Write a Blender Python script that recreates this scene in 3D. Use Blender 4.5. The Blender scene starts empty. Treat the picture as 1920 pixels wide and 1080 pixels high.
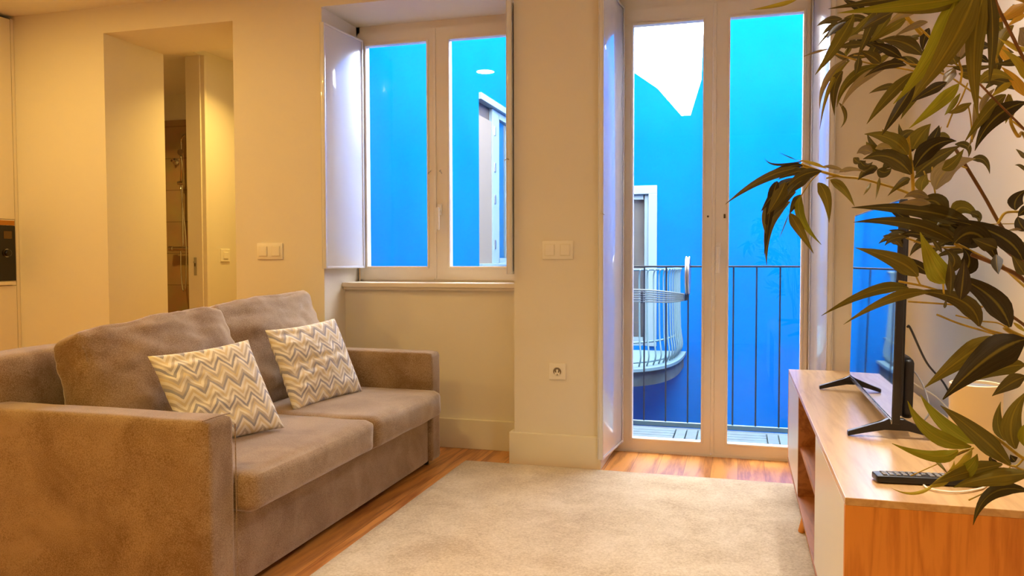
import bpy, bmesh, math, random
from mathutils import Vector, Matrix, noise
random.seed(7)
scene = bpy.context.scene
C = scene.collection
V = Vector
# ------------------------------------------------------------------ camera
FPX = 1490.3                      # focal length in pixels of the 1920 px wide frame
CAM = V((0, 0, 1.15))
CR, CU, CD = V((.96148586, .274846, -.00214677)), V((-.00832176, .036917, .99928369)), V((-.27472837, .96077927, -.03778238))
cd = bpy.data.cameras.new('camera'); cam = bpy.data.objects.new('camera', cd); C.objects.link(cam)
m = Matrix.Identity(4)
for i in range(3):
    m[i][0], m[i][1], m[i][2], m[i][3] = CR[i], CU[i], -CD[i], CAM[i]
cam.matrix_world = m
cd.sensor_width = 36; cd.lens = FPX / 1920 * 36; cd.clip_start = .02; cd.clip_end = 200
scene.camera = cam
# ------------------------------------------------------------------ world, exposure
w = bpy.data.worlds.new('sky'); scene.world = w; w.use_nodes = True
SKY = 24.0
bg = w.node_tree.nodes['Background']; bg.inputs[0].default_value = (1, .975, .95, 1); bg.inputs[1].default_value = SKY
scene.view_settings.view_transform = 'Standard'; scene.view_settings.look = 'None'
scene.view_settings.exposure = 0; scene.view_settings.gamma = 1; scene.view_settings.use_curve_mapping = False
sd = bpy.data.lights.new('bright_sky_above_courtyard', 'SUN'); so_ = bpy.data.objects.new('bright_sky_above_courtyard', sd); C.objects.link(so_)
sd.energy = 2.3; sd.angle = math.radians(50); sd.color = (1, .97, .93); so_.rotation_euler = (math.radians(-40), 0, math.radians(18))
LAMP_COL = (1, .64, .155); LAMP_W = 19

# ------------------------------------------------------------------ helpers
def srgb(r, g, b):
    f = lambda c: (c/255/12.92) if c <= 10 else ((c/255+.055)/1.055)**2.4
    return (f(r), f(g), f(b), 1)
class NT:
    def __init__(s, name):
        s.m = bpy.data.materials.new(name); s.m.use_nodes = True; s.t = s.m.node_tree
        s.b = s.t.nodes['Principled BSDF']; s.out = s.t.nodes['Material Output']
    def n(s, kind, ins=None, **props):
        x = s.t.nodes.new(kind)
        for k, v in props.items(): setattr(x, k, v)
        for k, v in (ins or {}).items():
            if isinstance(v, bpy.types.NodeSocket): s.t.links.new(v, x.inputs[k])
            else: x.inputs[k].default_value = v
        return x
    def l(s, a, b): s.t.links.new(a, b)
    def ramp(s, fac, stops, interp='LINEAR'):
        r = s.n('ShaderNodeValToRGB', {'Fac': fac}); e = r.color_ramp; e.interpolation = interp
        while len(e.elements) < len(stops): e.elements.new(.5)
        for q, (p, c) in zip(e.elements, stops): q.position = p; q.color = c
        return r.outputs['Color']
    def coords(s, kind='Object', scale=(1, 1, 1), rot=(0, 0, 0)):
        tc = s.n('ShaderNodeTexCoord'); mp = s.n('ShaderNodeMapping', {'Vector': tc.outputs[kind], 'Scale': scale, 'Rotation': rot})
        return mp.outputs[0]
    def bump(s, h, strength=.3, dist=.01):
        b = s.n('ShaderNodeBump', {'Height': h, 'Strength': strength, 'Distance': dist}); s.l(b.outputs[0], s.b.inputs['Normal'])
    def set(s, **k):
        for a, v in k.items(): s.b.inputs[a.replace('_', ' ')].default_value = v
        return s
def plain(name, col, rough=.5, metal=0, coat=0, noise_amt=.04, nscale=8, bump=0, spec=.5):
    t = NT(name); t.set(Roughness=rough, Metallic=metal, Coat_Weight=coat); t.b.inputs['Specular IOR Level'].default_value = spec
    c = t.coords()
    nz = t.n('ShaderNodeTexNoise', {'Vector': c, 'Scale': nscale, 'Detail': 4})
    k = 1-noise_amt
    t.l(t.ramp(nz.outputs[0], [(.35, (col[0]*k, col[1]*k, col[2]*k, 1)), (.65, col)]), t.b.inputs['Base Color'])
    if bump:
        n2 = t.n('ShaderNodeTexNoise', {'Vector': c, 'Scale': 120, 'Detail': 3}); t.bump(n2.outputs[0], bump, .002)
    return t.m
def wood(name, light, dark, rough=.35, axis='Y', scale=1., plank=None, coat=.0):
    t = NT(name); t.set(Roughness=rough, Coat_Weight=coat, Coat_Roughness=.2)
    st = {'X': (1.2, 14, 14), 'Y': (14, 1.2, 14), 'Z': (14, 14, 1.2)}[axis]
    tc = t.n('ShaderNodeTexCoord')
    vec = tc.outputs['Object']
    tint = None
    if plank:
        sx = t.n('ShaderNodeSeparateXYZ', {'Vector': vec})
        a = t.n('ShaderNodeMath', {0: sx.outputs['X'], 1: plank}, operation='DIVIDE')
        fl = t.n('ShaderNodeMath', {0: a.outputs[0]}, operation='FLOOR')
        fr = t.n('ShaderNodeMath', {0: a.outputs[0]}, operation='FRACT')
        wn = t.n('ShaderNodeTexWhiteNoise', {'W': fl.outputs[0]}, noise_dimensions='1D')
        off = t.n('ShaderNodeVectorMath', {0: wn.outputs['Color'], 'Scale': 9.}, operation='SCALE')
        add = t.n('ShaderNodeVectorMath', {0: vec, 1: off.outputs[0]}, operation='ADD')
        vec = add.outputs[0]; tint = wn.outputs['Value']
    mp = t.n('ShaderNodeMapping', {'Vector': vec, 'Scale': [q*scale for q in st]})
    n1 = t.n('ShaderNodeTexNoise', {'Vector': mp.outputs[0], 'Scale': .55, 'Detail': 3, 'Distortion': .6})
    ms = t.n('ShaderNodeMath', {0: n1.outputs[0], 1: 13.}, operation='MULTIPLY')
    sn = t.n('ShaderNodeMath', {0: ms.outputs[0], 1: 1.4}, operation='PINGPONG')
    n2 = t.n('ShaderNodeTexNoise', {'Vector': mp.outputs[0], 'Scale': 5., 'Detail': 6, 'Roughness': .7})
    mx = t.n('ShaderNodeMath', {0: sn.outputs[0], 1: .45}, operation='MULTIPLY')
    ad = t.n('ShaderNodeMath', {0: mx.outputs[0], 1: n2.outputs[0]}, operation='ADD')
    col = t.ramp(ad.outputs[0], [(.35, dark), (1., light)])
    if plank:
        hs = t.n('ShaderNodeHueSaturation', {'Color': col})
        v = t.n('ShaderNodeMapRange', {'Value': tint, 'To Min': .94, 'To Max': 1.05}); t.l(v.outputs[0], hs.inputs['Value'])
        gap = t.n('ShaderNodeMath', {0: fr.outputs[0], 1: .018}, operation='LESS_THAN')
        mix = t.n('ShaderNodeMix', {'Factor': gap.outputs[0], 'A': hs.outputs[0], 'B': (dark[0]*.35, dark[1]*.35, dark[2]*.35, 1)}, data_type='RGBA')
        # colour sockets of the Mix node
        for i in mix.inputs:
            if i.type == 'RGBA' and i.name == 'A': t.l(hs.outputs[0], i)
            if i.type == 'RGBA' and i.name == 'B': i.default_value = (dark[0]*.75, dark[1]*.75, dark[2]*.75, 1)
        col = [o for o in mix.outputs if o.type == 'RGBA'][0]
    t.l(col, t.b.inputs['Base Color'])
    t.bump(n2.outputs[0], .08, .002)
    return t.m
def suede(name, a, b, sheen=.8, patch=2.2):
    t = NT(name); t.set(Roughness=.85, Sheen_Weight=sheen, Sheen_Roughness=.4); t.b.inputs['Specular IOR Level'].default_value = .2
    t.b.inputs['Sheen Tint'].default_value = (1, .95, .95, 1)
    tc = t.n('ShaderNodeTexCoord'); c = tc.outputs['Object']
    n1 = t.n('ShaderNodeTexNoise', {'Vector': c, 'Scale': patch*2.2, 'Detail': 6, 'Roughness': .62, 'Distortion': .5})
    n2 = t.n('ShaderNodeTexNoise', {'Vector': c, 'Scale': 260., 'Detail': 3})
    ad = t.n('ShaderNodeMath', {0: n1.outputs[0], 1: n2.outputs[0]}, operation='ADD')
    hf = t.n('ShaderNodeMath', {0: ad.outputs[0], 1: .5}, operation='MULTIPLY')
    t.l(t.ramp(hf.outputs[0], [(.4, a), (.6, b)]), t.b.inputs['Base Color'])
    t.bump(ad.outputs[0], .25, .0025)
    return t.m
def glass(name, tint=(1, 1, 1, 1), refl=1.0):
    t = NT(name); t.t.nodes.remove(t.b)
    tr = t.n('ShaderNodeBsdfTransparent', {'Color': tint}); gl = t.n('ShaderNodeBsdfGlossy', {'Color': (1, 1, 1, 1), 'Roughness': .012})
    fr = t.n('ShaderNodeFresnel', {'IOR': 1.45}); mu = t.n('ShaderNodeMath', {0: fr.outputs[0], 1: refl}, operation='MULTIPLY')
    mx = t.n('ShaderNodeMixShader', {0: mu.outputs[0], 1: tr.outputs[0], 2: gl.outputs[0]})
    t.l(mx.outputs[0], t.out.inputs[0]); return t.m
def emit(name, col, s):
    t = NT(name); t.set(Base_Color=(.8, .8, .8, 1), Emission_Color=(*col, 1), Emission_Strength=s); return t.m

M = {}
M['wall'] = plain('wall_paint', (.80, .745, .63, 1), .75, noise_amt=.02, nscale=2, bump=.05)
M['ceil'] = plain('ceiling_paint', (.84, .80, .71, 1), .8, noise_amt=.01)
M['trim'] = plain('baseboard_paint', (.82, .77, .62, 1), .4, noise_amt=.01)
M['joinery'] = plain('white_joinery_paint', (.82, .755, .64, 1), .35, noise_amt=.01)
M['shutter'] = plain('glossy_white_shutter_paint', (.76, .76, .77, 1), .3, noise_amt=.01, coat=1.0)
M['dark'] = plain('dark_groove', (.10, .07, .04, 1), .7)
M['metal'] = plain('chrome', (.75, .72, .66, 1), .18, 1)
M['steel'] = plain('brushed_steel', (.45, .42, .38, 1), .35, 1)
M['plastic'] = plain('white_plastic', (.86, .82, .72, 1), .35, noise_amt=0)
M['black'] = plain('black_plastic', (.008, .007, .009, 1), .38, noise_amt=.2, nscale=40)
M['blackgl'] = plain('black_glass', (.012, .008, .004, 1), .12, noise_amt=.1)
M['grey'] = plain('grey_rubber', (.28, .28, .30, 1), .5)
M['floor'] = wood('pine_floorboards', srgb(224, 156, 80), srgb(150, 84, 32), .3, 'Y', 1.0, plank=.14, coat=.15)
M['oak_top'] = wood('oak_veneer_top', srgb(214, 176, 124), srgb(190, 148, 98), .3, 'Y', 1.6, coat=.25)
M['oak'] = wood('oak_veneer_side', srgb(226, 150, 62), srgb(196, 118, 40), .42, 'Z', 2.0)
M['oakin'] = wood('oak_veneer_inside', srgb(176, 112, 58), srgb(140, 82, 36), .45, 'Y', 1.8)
M['whitedoor'] = plain('white_lacquer', (.78, .75, .70, 1), .3, noise_amt=.01)
M['blue'] = None
M['glass'] = glass('window_glass', refl=.5)
M['cream'] = plain('cream_ceramic', (.86, .72, .50, 1), .45, noise_amt=.02)
M['kitchen'] = plain('kitchen_cream_lacquer', (.82, .74, .58, 1), .4, noise_amt=.01)
M['sofa'] = suede('taupe_suede', srgb(122, 95, 64), srgb(164, 140, 112))
M['rug'] = None
# blue courtyard paint, slightly uneven render
t = NT('blue_masonry_paint'); t.set(Roughness=.9); t.b.inputs['Specular IOR Level'].default_value = .0
nz = t.n('ShaderNodeTexNoise', {'Vector': t.coords(), 'Scale': 1.3, 'Detail': 8, 'Roughness': .65})
t.l(t.ramp(nz.outputs[0], [(.3, (.0001, .080, .32, 1)), (.7, (.0002, .096, .36, 1))]), t.b.inputs['Base Color'])
nb = t.n('ShaderNodeTexNoise', {'Vector': t.coords(), 'Scale': 60, 'Detail': 4}); t.bump(nb.outputs[0], .2, .004)
M['blue'] = t.m
# rug: cut pile with brushed patches
t = NT('beige_rug_pile'); t.set(Roughness=.95, Sheen_Weight=.35, Sheen_Roughness=.5); t.b.inputs['Specular IOR Level'].default_value = .1
c = t.coords()
n1 = t.n('ShaderNodeTexNoise', {'Vector': c, 'Scale': 3.2, 'Detail': 9, 'Roughness': .68, 'Distortion': .3})
n2 = t.n('ShaderNodeTexNoise', {'Vector': c, 'Scale': 110, 'Detail': 4, 'Roughness': .7})
a1 = t.n('ShaderNodeMath', {0: n1.outputs[0], 1: .5}, operation='MULTIPLY'); a2 = t.n('ShaderNodeMath', {0: n2.outputs[0], 1: .5}, operation='MULTIPLY')
ad = t.n('ShaderNodeMath', {0: a1.outputs[0], 1: a2.outputs[0]}, operation='ADD')
t.l(t.ramp(ad.outputs[0], [(.38, srgb(178, 156, 124)), (.5, srgb(208, 191, 162)), (.62, srgb(228, 214, 190))]), t.b.inputs['Base Color'])
t.bump(n2.outputs[0], .5, .004); M['rug'] = t.m
# chevron throw pillow fabric (UV in units of the pillow side)
def chevron(name, shift):
    t = NT(name); t.set(Roughness=.8, Sheen_Weight=.15)
    tc = t.n('ShaderNodeTexCoord'); sx = t.n('ShaderNodeSeparateXYZ', {'Vector': tc.outputs['UV']})
    u = t.n('ShaderNodeMath', {0: sx.outputs['X'], 1: 1/10.6}, operation='PINGPONG')
    um = t.n('ShaderNodeMath', {0: u.outputs[0], 1: 1.32}, operation='MULTIPLY')
    v = t.n('ShaderNodeMath', {0: sx.outputs['Y'], 1: um.outputs[0]}, operation='ADD')
    nz = t.n('ShaderNodeTexNoise', {'Vector': tc.outputs['UV'], 'Scale': 40, 'Detail': 2})
    nm = t.n('ShaderNodeMath', {0: nz.outputs[0], 1: .008}, operation='MULTIPLY')
    v2 = t.n('ShaderNodeMath', {0: v.outputs[0], 1: nm.outputs[0]}, operation='ADD')
    sc = t.n('ShaderNodeMath', {0: v2.outputs[0], 1: 2.25}, operation='MULTIPLY'); sh = t.n('ShaderNodeMath', {0: sc.outputs[0], 1: shift}, operation='ADD')
    fr = t.n('ShaderNodeMath', {0: sh.outputs[0]}, operation='FRACT')
    W_, B_, G_, D_ = srgb(250, 246, 238), srgb(232, 220, 192), srgb(208, 200, 190), srgb(172, 172, 184)
    cols = [W_, G_, W_, B_, W_, D_, G_, W_, B_, G_, W_, D_]
    col = t.ramp(fr.outputs[0], [(i/12, q) for i, q in enumerate(cols)], 'CONSTANT')
    t.l(col, t.b.inputs['Base Color'])
    nb = t.n('ShaderNodeTexNoise', {'Vector': tc.outputs['UV'], 'Scale': 220, 'Detail': 2}); t.bump(nb.outputs[0], .2, .002)
    return t.m
M['chev1'] = chevron('chevron_cotton', 0.0); M['chev2'] = chevron('chevron_cotton_second', .37)
# bathroom tile: large beige tiles
t = NT('beige_stone_tile'); t.set(Roughness=.35)
tc = t.n('ShaderNodeTexCoord'); mp = t.n('ShaderNodeMapping', {'Vector': tc.outputs['Object'], 'Rotation': (math.radians(90), 0, 0)})
br = t.n('ShaderNodeTexBrick', {'Vector': mp.outputs[0], 'Color1': srgb(196, 164, 116), 'Color2': srgb(182, 148, 104), 'Mortar': srgb(150, 120, 84), 'Scale': 1., 'Mortar Size': .004, 'Brick Width': .9, 'Row Height': .3})
nz = t.n('ShaderNodeTexNoise', {'Vector': tc.outputs['Object'], 'Scale': 5, 'Detail': 8})
mxx = t.n('ShaderNodeMix', {}, data_type='RGBA', blend_type='MULTIPLY'); mxx.inputs[0].default_value = .5
for i in mxx.inputs:
    if i.type == 'RGBA' and i.name == 'A': t.l(br.outputs['Color'], i)
    if i.type == 'RGBA' and i.name == 'B': t.l(nz.outputs['Color'], i)
t.l([o for o in mxx.outputs if o.type == 'RGBA'][0], t.b.inputs['Base Color']); M['tile'] = t.m
# leaf material: per-leaf colour attribute, pale midrib from UV
def leafmat():
    t = NT('artificial_leaf'); t.set(Roughness=.5); t.b.inputs['Specular IOR Level'].default_value = .12
    at = t.n('ShaderNodeAttribute', {}, attribute_name='leafcol')
    tc = t.n('ShaderNodeTexCoord'); sx = t.n('ShaderNodeSeparateXYZ', {'Vector': tc.outputs['UV']})
    d = t.n('ShaderNodeMath', {0: sx.outputs['X'], 1: .5}, operation='SUBTRACT'); ab = t.n('ShaderNodeMath', {0: d.outputs[0]}, operation='ABSOLUTE')
    lt = t.n('ShaderNodeMapRange', {'Value': ab.outputs[0], 'From Min': .02, 'From Max': .07, 'To Min': .28, 'To Max': 0.})
    cm = t.n('ShaderNodeCombineXYZ', {'X': sx.outputs['X'], 'Y': sx.outputs['Y']})
    mp = t.n('ShaderNodeMapping', {'Vector': cm.outputs[0], 'Scale': (22, 1.5, 1)})
    nz = t.n('ShaderNodeTexNoise', {'Vector': mp.outputs[0], 'Scale': 1.6, 'Detail': 4})
    hs = t.n('ShaderNodeHueSaturation', {'Color': at.outputs['Color']})
    mr = t.n('ShaderNodeMapRange', {'Value': nz.outputs[0], 'To Min': .35, 'To Max': 1.75}); t.l(mr.outputs[0], hs.inputs['Value'])
    mx = t.n('ShaderNodeMix', {}, data_type='RGBA'); t.l(lt.outputs[0], mx.inputs[0])
    for i in mx.inputs:
        if i.type == 'RGBA' and i.name == 'A': t.l(hs.outputs[0], i)
        if i.type == 'RGBA' and i.name == 'B': i.default_value = srgb(190, 170, 60)
    o = [o for o in mx.outputs if o.type == 'RGBA'][0]
    t.l(o, t.b.inputs['Base Color'])
    tl = t.n('ShaderNodeBsdfTranslucent', {'Color': o}); ms = t.n('ShaderNodeMixShader', {0: .22, 1: t.b.outputs[0], 2: tl.outputs[0]})
    t.l(ms.outputs[0], t.out.inputs[0]); return t.m
M['leaf'] = leafmat()
M['twig'] = plain('yellow_green_twig', srgb(196, 168, 52), .5, noise_amt=.4, nscale=60)
M['cane'] = plain('brown_cane', srgb(124, 84, 44), .55, noise_amt=.4, nscale=50)

def obj(name, bm, mat, parent=None, smooth=None, mats=None):
    bmesh.ops.recalc_face_normals(bm, faces=bm.faces) if smooth != 'keep' else None
    me = bpy.data.meshes.new(name); bm.to_mesh(me); bm.free()
    for q in (mats or [mat]): me.materials.append(q)
    o = bpy.data.objects.new(name, me); C.objects.link(o)
    if parent:
        o.parent = parent; o.matrix_parent_inverse = parent.matrix_world.inverted()
    if smooth:
        for p in me.polygons: p.use_smooth = True
        if smooth != 'all' and smooth != 'keep':
            me.set_sharp_from_angle(angle=math.radians(smooth))
    return o
def thing(name, label, cat, loc=(0, 0, 0), group=None):
    o = bpy.data.objects.new(name, None); C.objects.link(o); o.location = loc; o.empty_display_size = .1
    o.matrix_world = Matrix.Translation(loc)
    o['label'] = label; o['category'] = cat
    if group: o['group'] = group
    return o
def tag(o, label, cat, group=None):
    o['label'] = label; o['category'] = cat
    if group: o['group'] = group
    return o
def struct(name, bm, mat, **k):
    o = obj(name, bm, mat, **k); o['kind'] = 'structure'; return o
def sempty(name, loc=(0, 0, 0)):
    o = bpy.data.objects.new(name, None); C.objects.link(o); o.location = loc; o.matrix_world = Matrix.Translation(loc); o['kind'] = 'structure'; return o
def box(bm, a, b, bev=0, seg=2, mat=0):
    r = bmesh.ops.create_cube(bm, size=1)
    vs = r['verts']; a, b = V(a), V(b)
    for v in vs: v.co = V([(a[i]+b[i])/2 + v.co[i]*(b[i]-a[i]) for i in range(3)])
    fs = {f for v in vs for f in v.link_faces}
    for f in fs: f.material_index = mat
    if bev:
        es = list({e for v in vs for e in v.link_edges})
        bmesh.ops.bevel(bm, geom=es, offset=bev, segments=seg, profile=.5, affect='EDGES')
    return bm
def bx(a, b, bev=0, seg=2): return box(bmesh.new(), a, b, bev, seg)
def tube(bm, pts, r, n=8, caps=True, taper=None):
    pts = [V(p) for p in pts]; rings = []
    prev = None
    for i, p in enumerate(pts):
        d = (pts[min(i+1, len(pts)-1)] - pts[max(i-1, 0)]).normalized()
        if prev is None:
            up = V((0, 0, 1)) if abs(d.z) < .9 else V((1, 0, 0)); x = d.cross(up).normalized()
        else: x = (prev - d*prev.dot(d)).normalized()
        prev = x; y = d.cross(x)
        rr = r if taper is None else r*(1+(taper-1)*i/(len(pts)-1))
        rings.append([bm.verts.new(p + (x*math.cos(2*math.pi*k/n) + y*math.sin(2*math.pi*k/n))*rr) for k in range(n)])
    for a, b in zip(rings, rings[1:]):
        for k in range(n): bm.faces.new((a[k], a[(k+1) % n], b[(k+1) % n], b[k]))
    if caps: bm.faces.new(rings[0][::-1]); bm.faces.new(rings[-1])
    return bm
def smoothpath(pts, n=8):
    pts = [V(p) for p in pts]; P = [pts[0]*2-pts[1]] + pts + [pts[-1]*2-pts[-2]]; out = []
    for i in range(1, len(P)-2):
        for k in range(n):
            s = k/n; a, b, c, d = P[i-1], P[i], P[i+1], P[i+2]
            out.append(.5*((2*b)+(c-a)*s+(2*a-5*b+4*c-d)*s*s+(3*b-a-3*c+d)*s**3))
    out.append(pts[-1]); return out
def lathe(bm, prof, c, n=40, axis='Z', caps=True):
    rings = []
    for r, h in prof:
        ring = []
        for k in range(n):
            a = 2*math.pi*k/n; p = (r*math.cos(a), r*math.sin(a), h)
            if axis == 'Y': p = (p[0], p[2], p[1])
            if axis == 'X': p = (p[2], p[0], p[1])
            ring.append(bm.verts.new(V(c)+V(p)))
        rings.append(ring)
    for a, b in zip(rings, rings[1:]):
        for k in range(n): bm.faces.new((a[k], a[(k+1) % n], b[(k+1) % n], b[k]))
    if caps: bm.faces.new(rings[0][::-1]); bm.faces.new(rings[-1])
    return bm
def prism(bm, pts, d):
    d = V(d); a = [bm.verts.new(V(p)) for p in pts]; b = [bm.verts.new(V(p)+d) for p in pts]; n = len(pts)
    bm.faces.new(a); bm.faces.new(b[::-1])
    for i in range(n): bm.faces.new((a[i], b[i], b[(i+1) % n], a[(i+1) % n]))
    return bm
def px(x, y, d):
    """world point seen at photo pixel x,y at forward distance d (used to take measured positions off the photo)"""
    return CAM + (CR*((x-960)/FPX) + CU*((540-y)/FPX) + CD)*d

# ================================================================== SETTING
YW, YG, ZC = 4.26, 4.70, 2.77
XL, XR = -5.3, .77
struct('floor', bx((XL, -1.6, -.12), (XR+.1, YG+.06, 0)), M['floor'])
box_c = bx((XL-.1, -1.7, ZC), (XR+.1, YG+.1, ZC+.12)); struct('ceiling', box_c, M['ceil'])
# window wall
XOP0, XOP1 = -3.955, -2.992       # hallway opening
XW0, XW1 = -2.385, -1.205         # window niche
XD0, XD1 = -.733, .450            # door niche
ZN = 2.635
bm = bmesh.new()
YE = 4.80
box(bm, (XL, YW, 0), (XOP0, 4.815, 3.0)); box(bm, (XOP0, YW, 2.603), (XOP1, 4.815, 3.0)); box(bm, (XOP1, YW, 0), (XW0, YE, 3.3))
box(bm, (XW0, 4.52, 0), (XW1, YE, .972)); box(bm, (XW0, YW, ZN), (XW1, YE, 3.3)); box(bm, (XW1, YW, 0), (XD0, YE, 3.3))
box(bm, (XD0, YW, ZN+.02), (XD1, YE, 3.3)); box(bm, (XD1, YW, 0), (2.6, YE, 3.3)); box(bm, (XW0, 4.78, -3), (2.6, YE, -.02)); 
for f in bm.faces:
    if f.calc_center_median().y > YE-.001 and f.calc_center_median().x > XOP1: f.material_index = 1
struct('wall_back', bm, M['wall'], mats=[M['wall'], M['blue']])
struct('wall_left', bx((XL-.1, -1.7, 0), (XL, 4.815, ZC+.1)), M['wall'])
struct('wall_right', bx((XR, -1.7, 0), (XR+.1, YW, ZC+.1)), M['wall'])
struct('wall_front', bx((XL-.1, -1.7, 0), (XR+.1, -1.6, ZC+.1)), M['wall'])
# hall behind the opening
bm = bmesh.new()
box(bm, (-4.12, 5.262, 0), (XOP0, 7.0, 2.74)); box(bm, (-4.12, 4.815, 2.7), (XOP0, 5.262, 2.74))
struct('wall_hall', bm, M['wall'])
struct('wall_hall_end', bx((-4.12, 6.9, 0), (-2.8, 7.0, 2.74)), M['wall'])
struct('wall_hall_right', bx((XOP1+.02, 4.80, 0), (-2.87, 7.0, 2.74)), M['wall'])
struct('ceiling_hall', bx((-6.2, 4.815, 2.74), (-2.87, 7.0, 2.84)), M['ceil'])
struct('floor_hall', bx((-6.2, YG+.06, -.12), (-2.87, 7.0, 0)), M['floor'])
# bathroom
struct('wall_bathroom_far', bx((-6.1, 6.41, 0), (-4.12, 6.51, 2.46)), M['tile'])
struct('wall_bathroom_top', bx((-6.1, 6.42, 2.46), (-4.12, 6.52, 2.84)), M['wall'])
struct('wall_bathroom_near', bx((-6.2, 4.7, 0), (XL+.02, 4.815, 2.84)), M['wall'])
struct('wall_bathroom_left', bx((-6.2, 4.6, 0), (-6.1, 6.52, 2.84)), M['tile'])
struct('ceiling_bathroom', bx((-6.1, 4.815, 2.70), (-4.12, 6.42, 2.735)), M['ceil'])
# door frame of the bathroom: reveal, strike
dr = sempty('door_2', (-4.04, 5.255, 0))
bm = bx((-4.105, 5.235, 0), (-3.975, 5.262, 2.70), .003); obj('door_frame', bm, M['joinery'], dr)
obj('frame_edge', bx((-3.975, 5.245, 0), (-3.940, 5.275, 2.70), .003), M['joinery'], dr)
sp = obj('strike_plate', bx((-4.052, 5.230, 1.02), (-4.028, 5.236, 1.16), .002), M['steel'], dr); sp['label'] = 'steel strike plate'
obj('strike_hole', bx((-4.047, 5.2285, 1.09), (-4.036, 5.231, 1.13)), M['dark'], dr)
obj('latch', bx((-4.05, 5.222, 1.115), (-4.030, 5.231, 1.130)), M['steel'], dr)
# baseboards
bm = bmesh.new()
box(bm, (XW0, 4.498, 0), (XW1, 4.52, .178), .003); struct('baseboard_niche', bm, M['trim'])
bm = bmesh.new(); box(bm, (XW1-.025, YW-.026, 0), (XD0+.004, YW, .178), .003); box(bm, (XW1-.025, YW, 0), (XW1, 4.50, .178), .003)
box(bm, (XD0, YW-.026, 0), (XD0+.022, 4.69, .178), .003); struct('baseboard_pillar', bm, M['trim'])
bm = bmesh.new(); box(bm, (XOP1, YW-.022, 0), (XW0, YW, .178), .003); box(bm, (-4.66, YW-.022, 0), (XOP0, YW, .178), .003); struct('baseboard_back', bm, M['trim'])
bm = bmesh.new(); box(bm, (XD1-.02, YW, 0), (XD1, 4.69, .178), .003); box(bm, (XD1-.02, YW-.022, 0), (XR, YW, .178), .003); box(bm, (XR-.022, -1.5, 0), (XR, YW-.022, .178), .003); struct('baseboard_right', bm, M['trim'])

# ---------------------------------------------------------------- window
def sash(parent, x0, x1, z0, z1, gx0, gx1, gz0, gz1, name='window_frame'):
    y0, y1 = YG-.004, YG+.045
    bm = bmesh.new()
    for a, b in (((x0, y0, z0), (gx0, y1, z1)), ((gx1, y0, z0), (x1, y1, z1)), ((gx0, y0, z0), (gx1, y1, gz0)), ((gx0, y0, gz1), (gx1, y1, z1))): box(bm, a, b)
    s = obj(name, bm, M['joinery'], parent)
    b2 = bmesh.new(); g = .012
    for a, b in (((gx0-g, y0-.006, gz0-g), (gx0, y0, gz1+g)), ((gx1, y0-.006, gz0-g), (gx1+g, y0, gz1+g)), ((gx0, y0-.006, gz0-g), (gx1, y0, gz0)), ((gx0, y0-.006, gz1), (gx1, y0, gz1+g))): box(b2, a, b, .002)
    obj('glazing_bead', b2, M['joinery'], s)
    obj('pane', bx((gx0-.004, YG+.018, gz0-.004), (gx1+.004, YG+.024, gz1+.004)), M['glass'], s)
    return s
def handle(parent, x, z, L=.13):
    h = obj('handle', box(bx((x-.014, YG-.016, z-.035), (x+.014, YG-.004, z+.035), .004), (x-.010, YG-.052, z-L), (x+.010, YG-.036, z+.012), .005), M['plastic'], parent)
    bm = bmesh.new(); lathe(bm, [(.009, -.05), (.009, -.01)], (x, YG, z), 16, 'Y'); obj('handle_spindle', bm, M['plastic'], h)
    return h
def hook(parent, x, y, z, s=1):
    bm = tube(bmesh.new(), [(x, y, z+.012), (x-.004*s, y-.012, z+.004), (x+.008*s, y-.018, z-.002), (x+.012*s, y-.012, z-.012)], .0028, 6)
    return obj('catch_hook', bm, M['steel'], parent)
win = sempty('window_1', (-1.85, YG, .99))
bm = bmesh.new()
for a, b in (((-2.385, 4.705, .972), (-2.392+.03, YE-.01, ZN)), ((-1.325, 4.705, .972), (XW1, YE-.01, ZN)), ((-2.385, 4.705, 2.585), (XW1, YE-.01, ZN)), ((-2.385, 4.705, .972), (XW1, YE-.01, 1.02))): box(bm, a, b)
obj('outer_frame', bm, M['joinery'], win)
s1 = sash(win, -2.372, -1.853, 1.012, 2.592, -2.315, -1.898, 1.098, 2.508); s2 = sash(win, -1.848, -1.325, 1.012, 2.592, -1.747, -1.372, 1.098, 2.508)
obj('overlap_strip', bx((-1.852, YG-.012, 1.02), (-1.835, YG-.004, 2.585), .002), M['joinery'], s2)
handle(s2, -1.812, 1.455, .13); hook(s1, -1.873, YG-.004, 1.69, -1); hook(s2, -1.806, YG-.004, 1.69, 1)
bm = tube(bmesh.new(), [(-2.368, 4.69, 1.0), (-2.368, 4.69, 1.12)], .007, 8); obj('hinge', bm, M['metal'], win)
bm = tube(bmesh.new(), [(-2.368, 4.69, 2.42), (-2.368, 4.69, 2.54)], .007, 8); obj('hinge', bm, M['metal'], win)
obj('window_sill', box(bx((-2.384, 4.475, .972), (XW1+.0, 4.705, 1.0), .004), (-2.384, 4.49, .955), (XW1, 4.519, .972), .003), M['joinery'], win)

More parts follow.
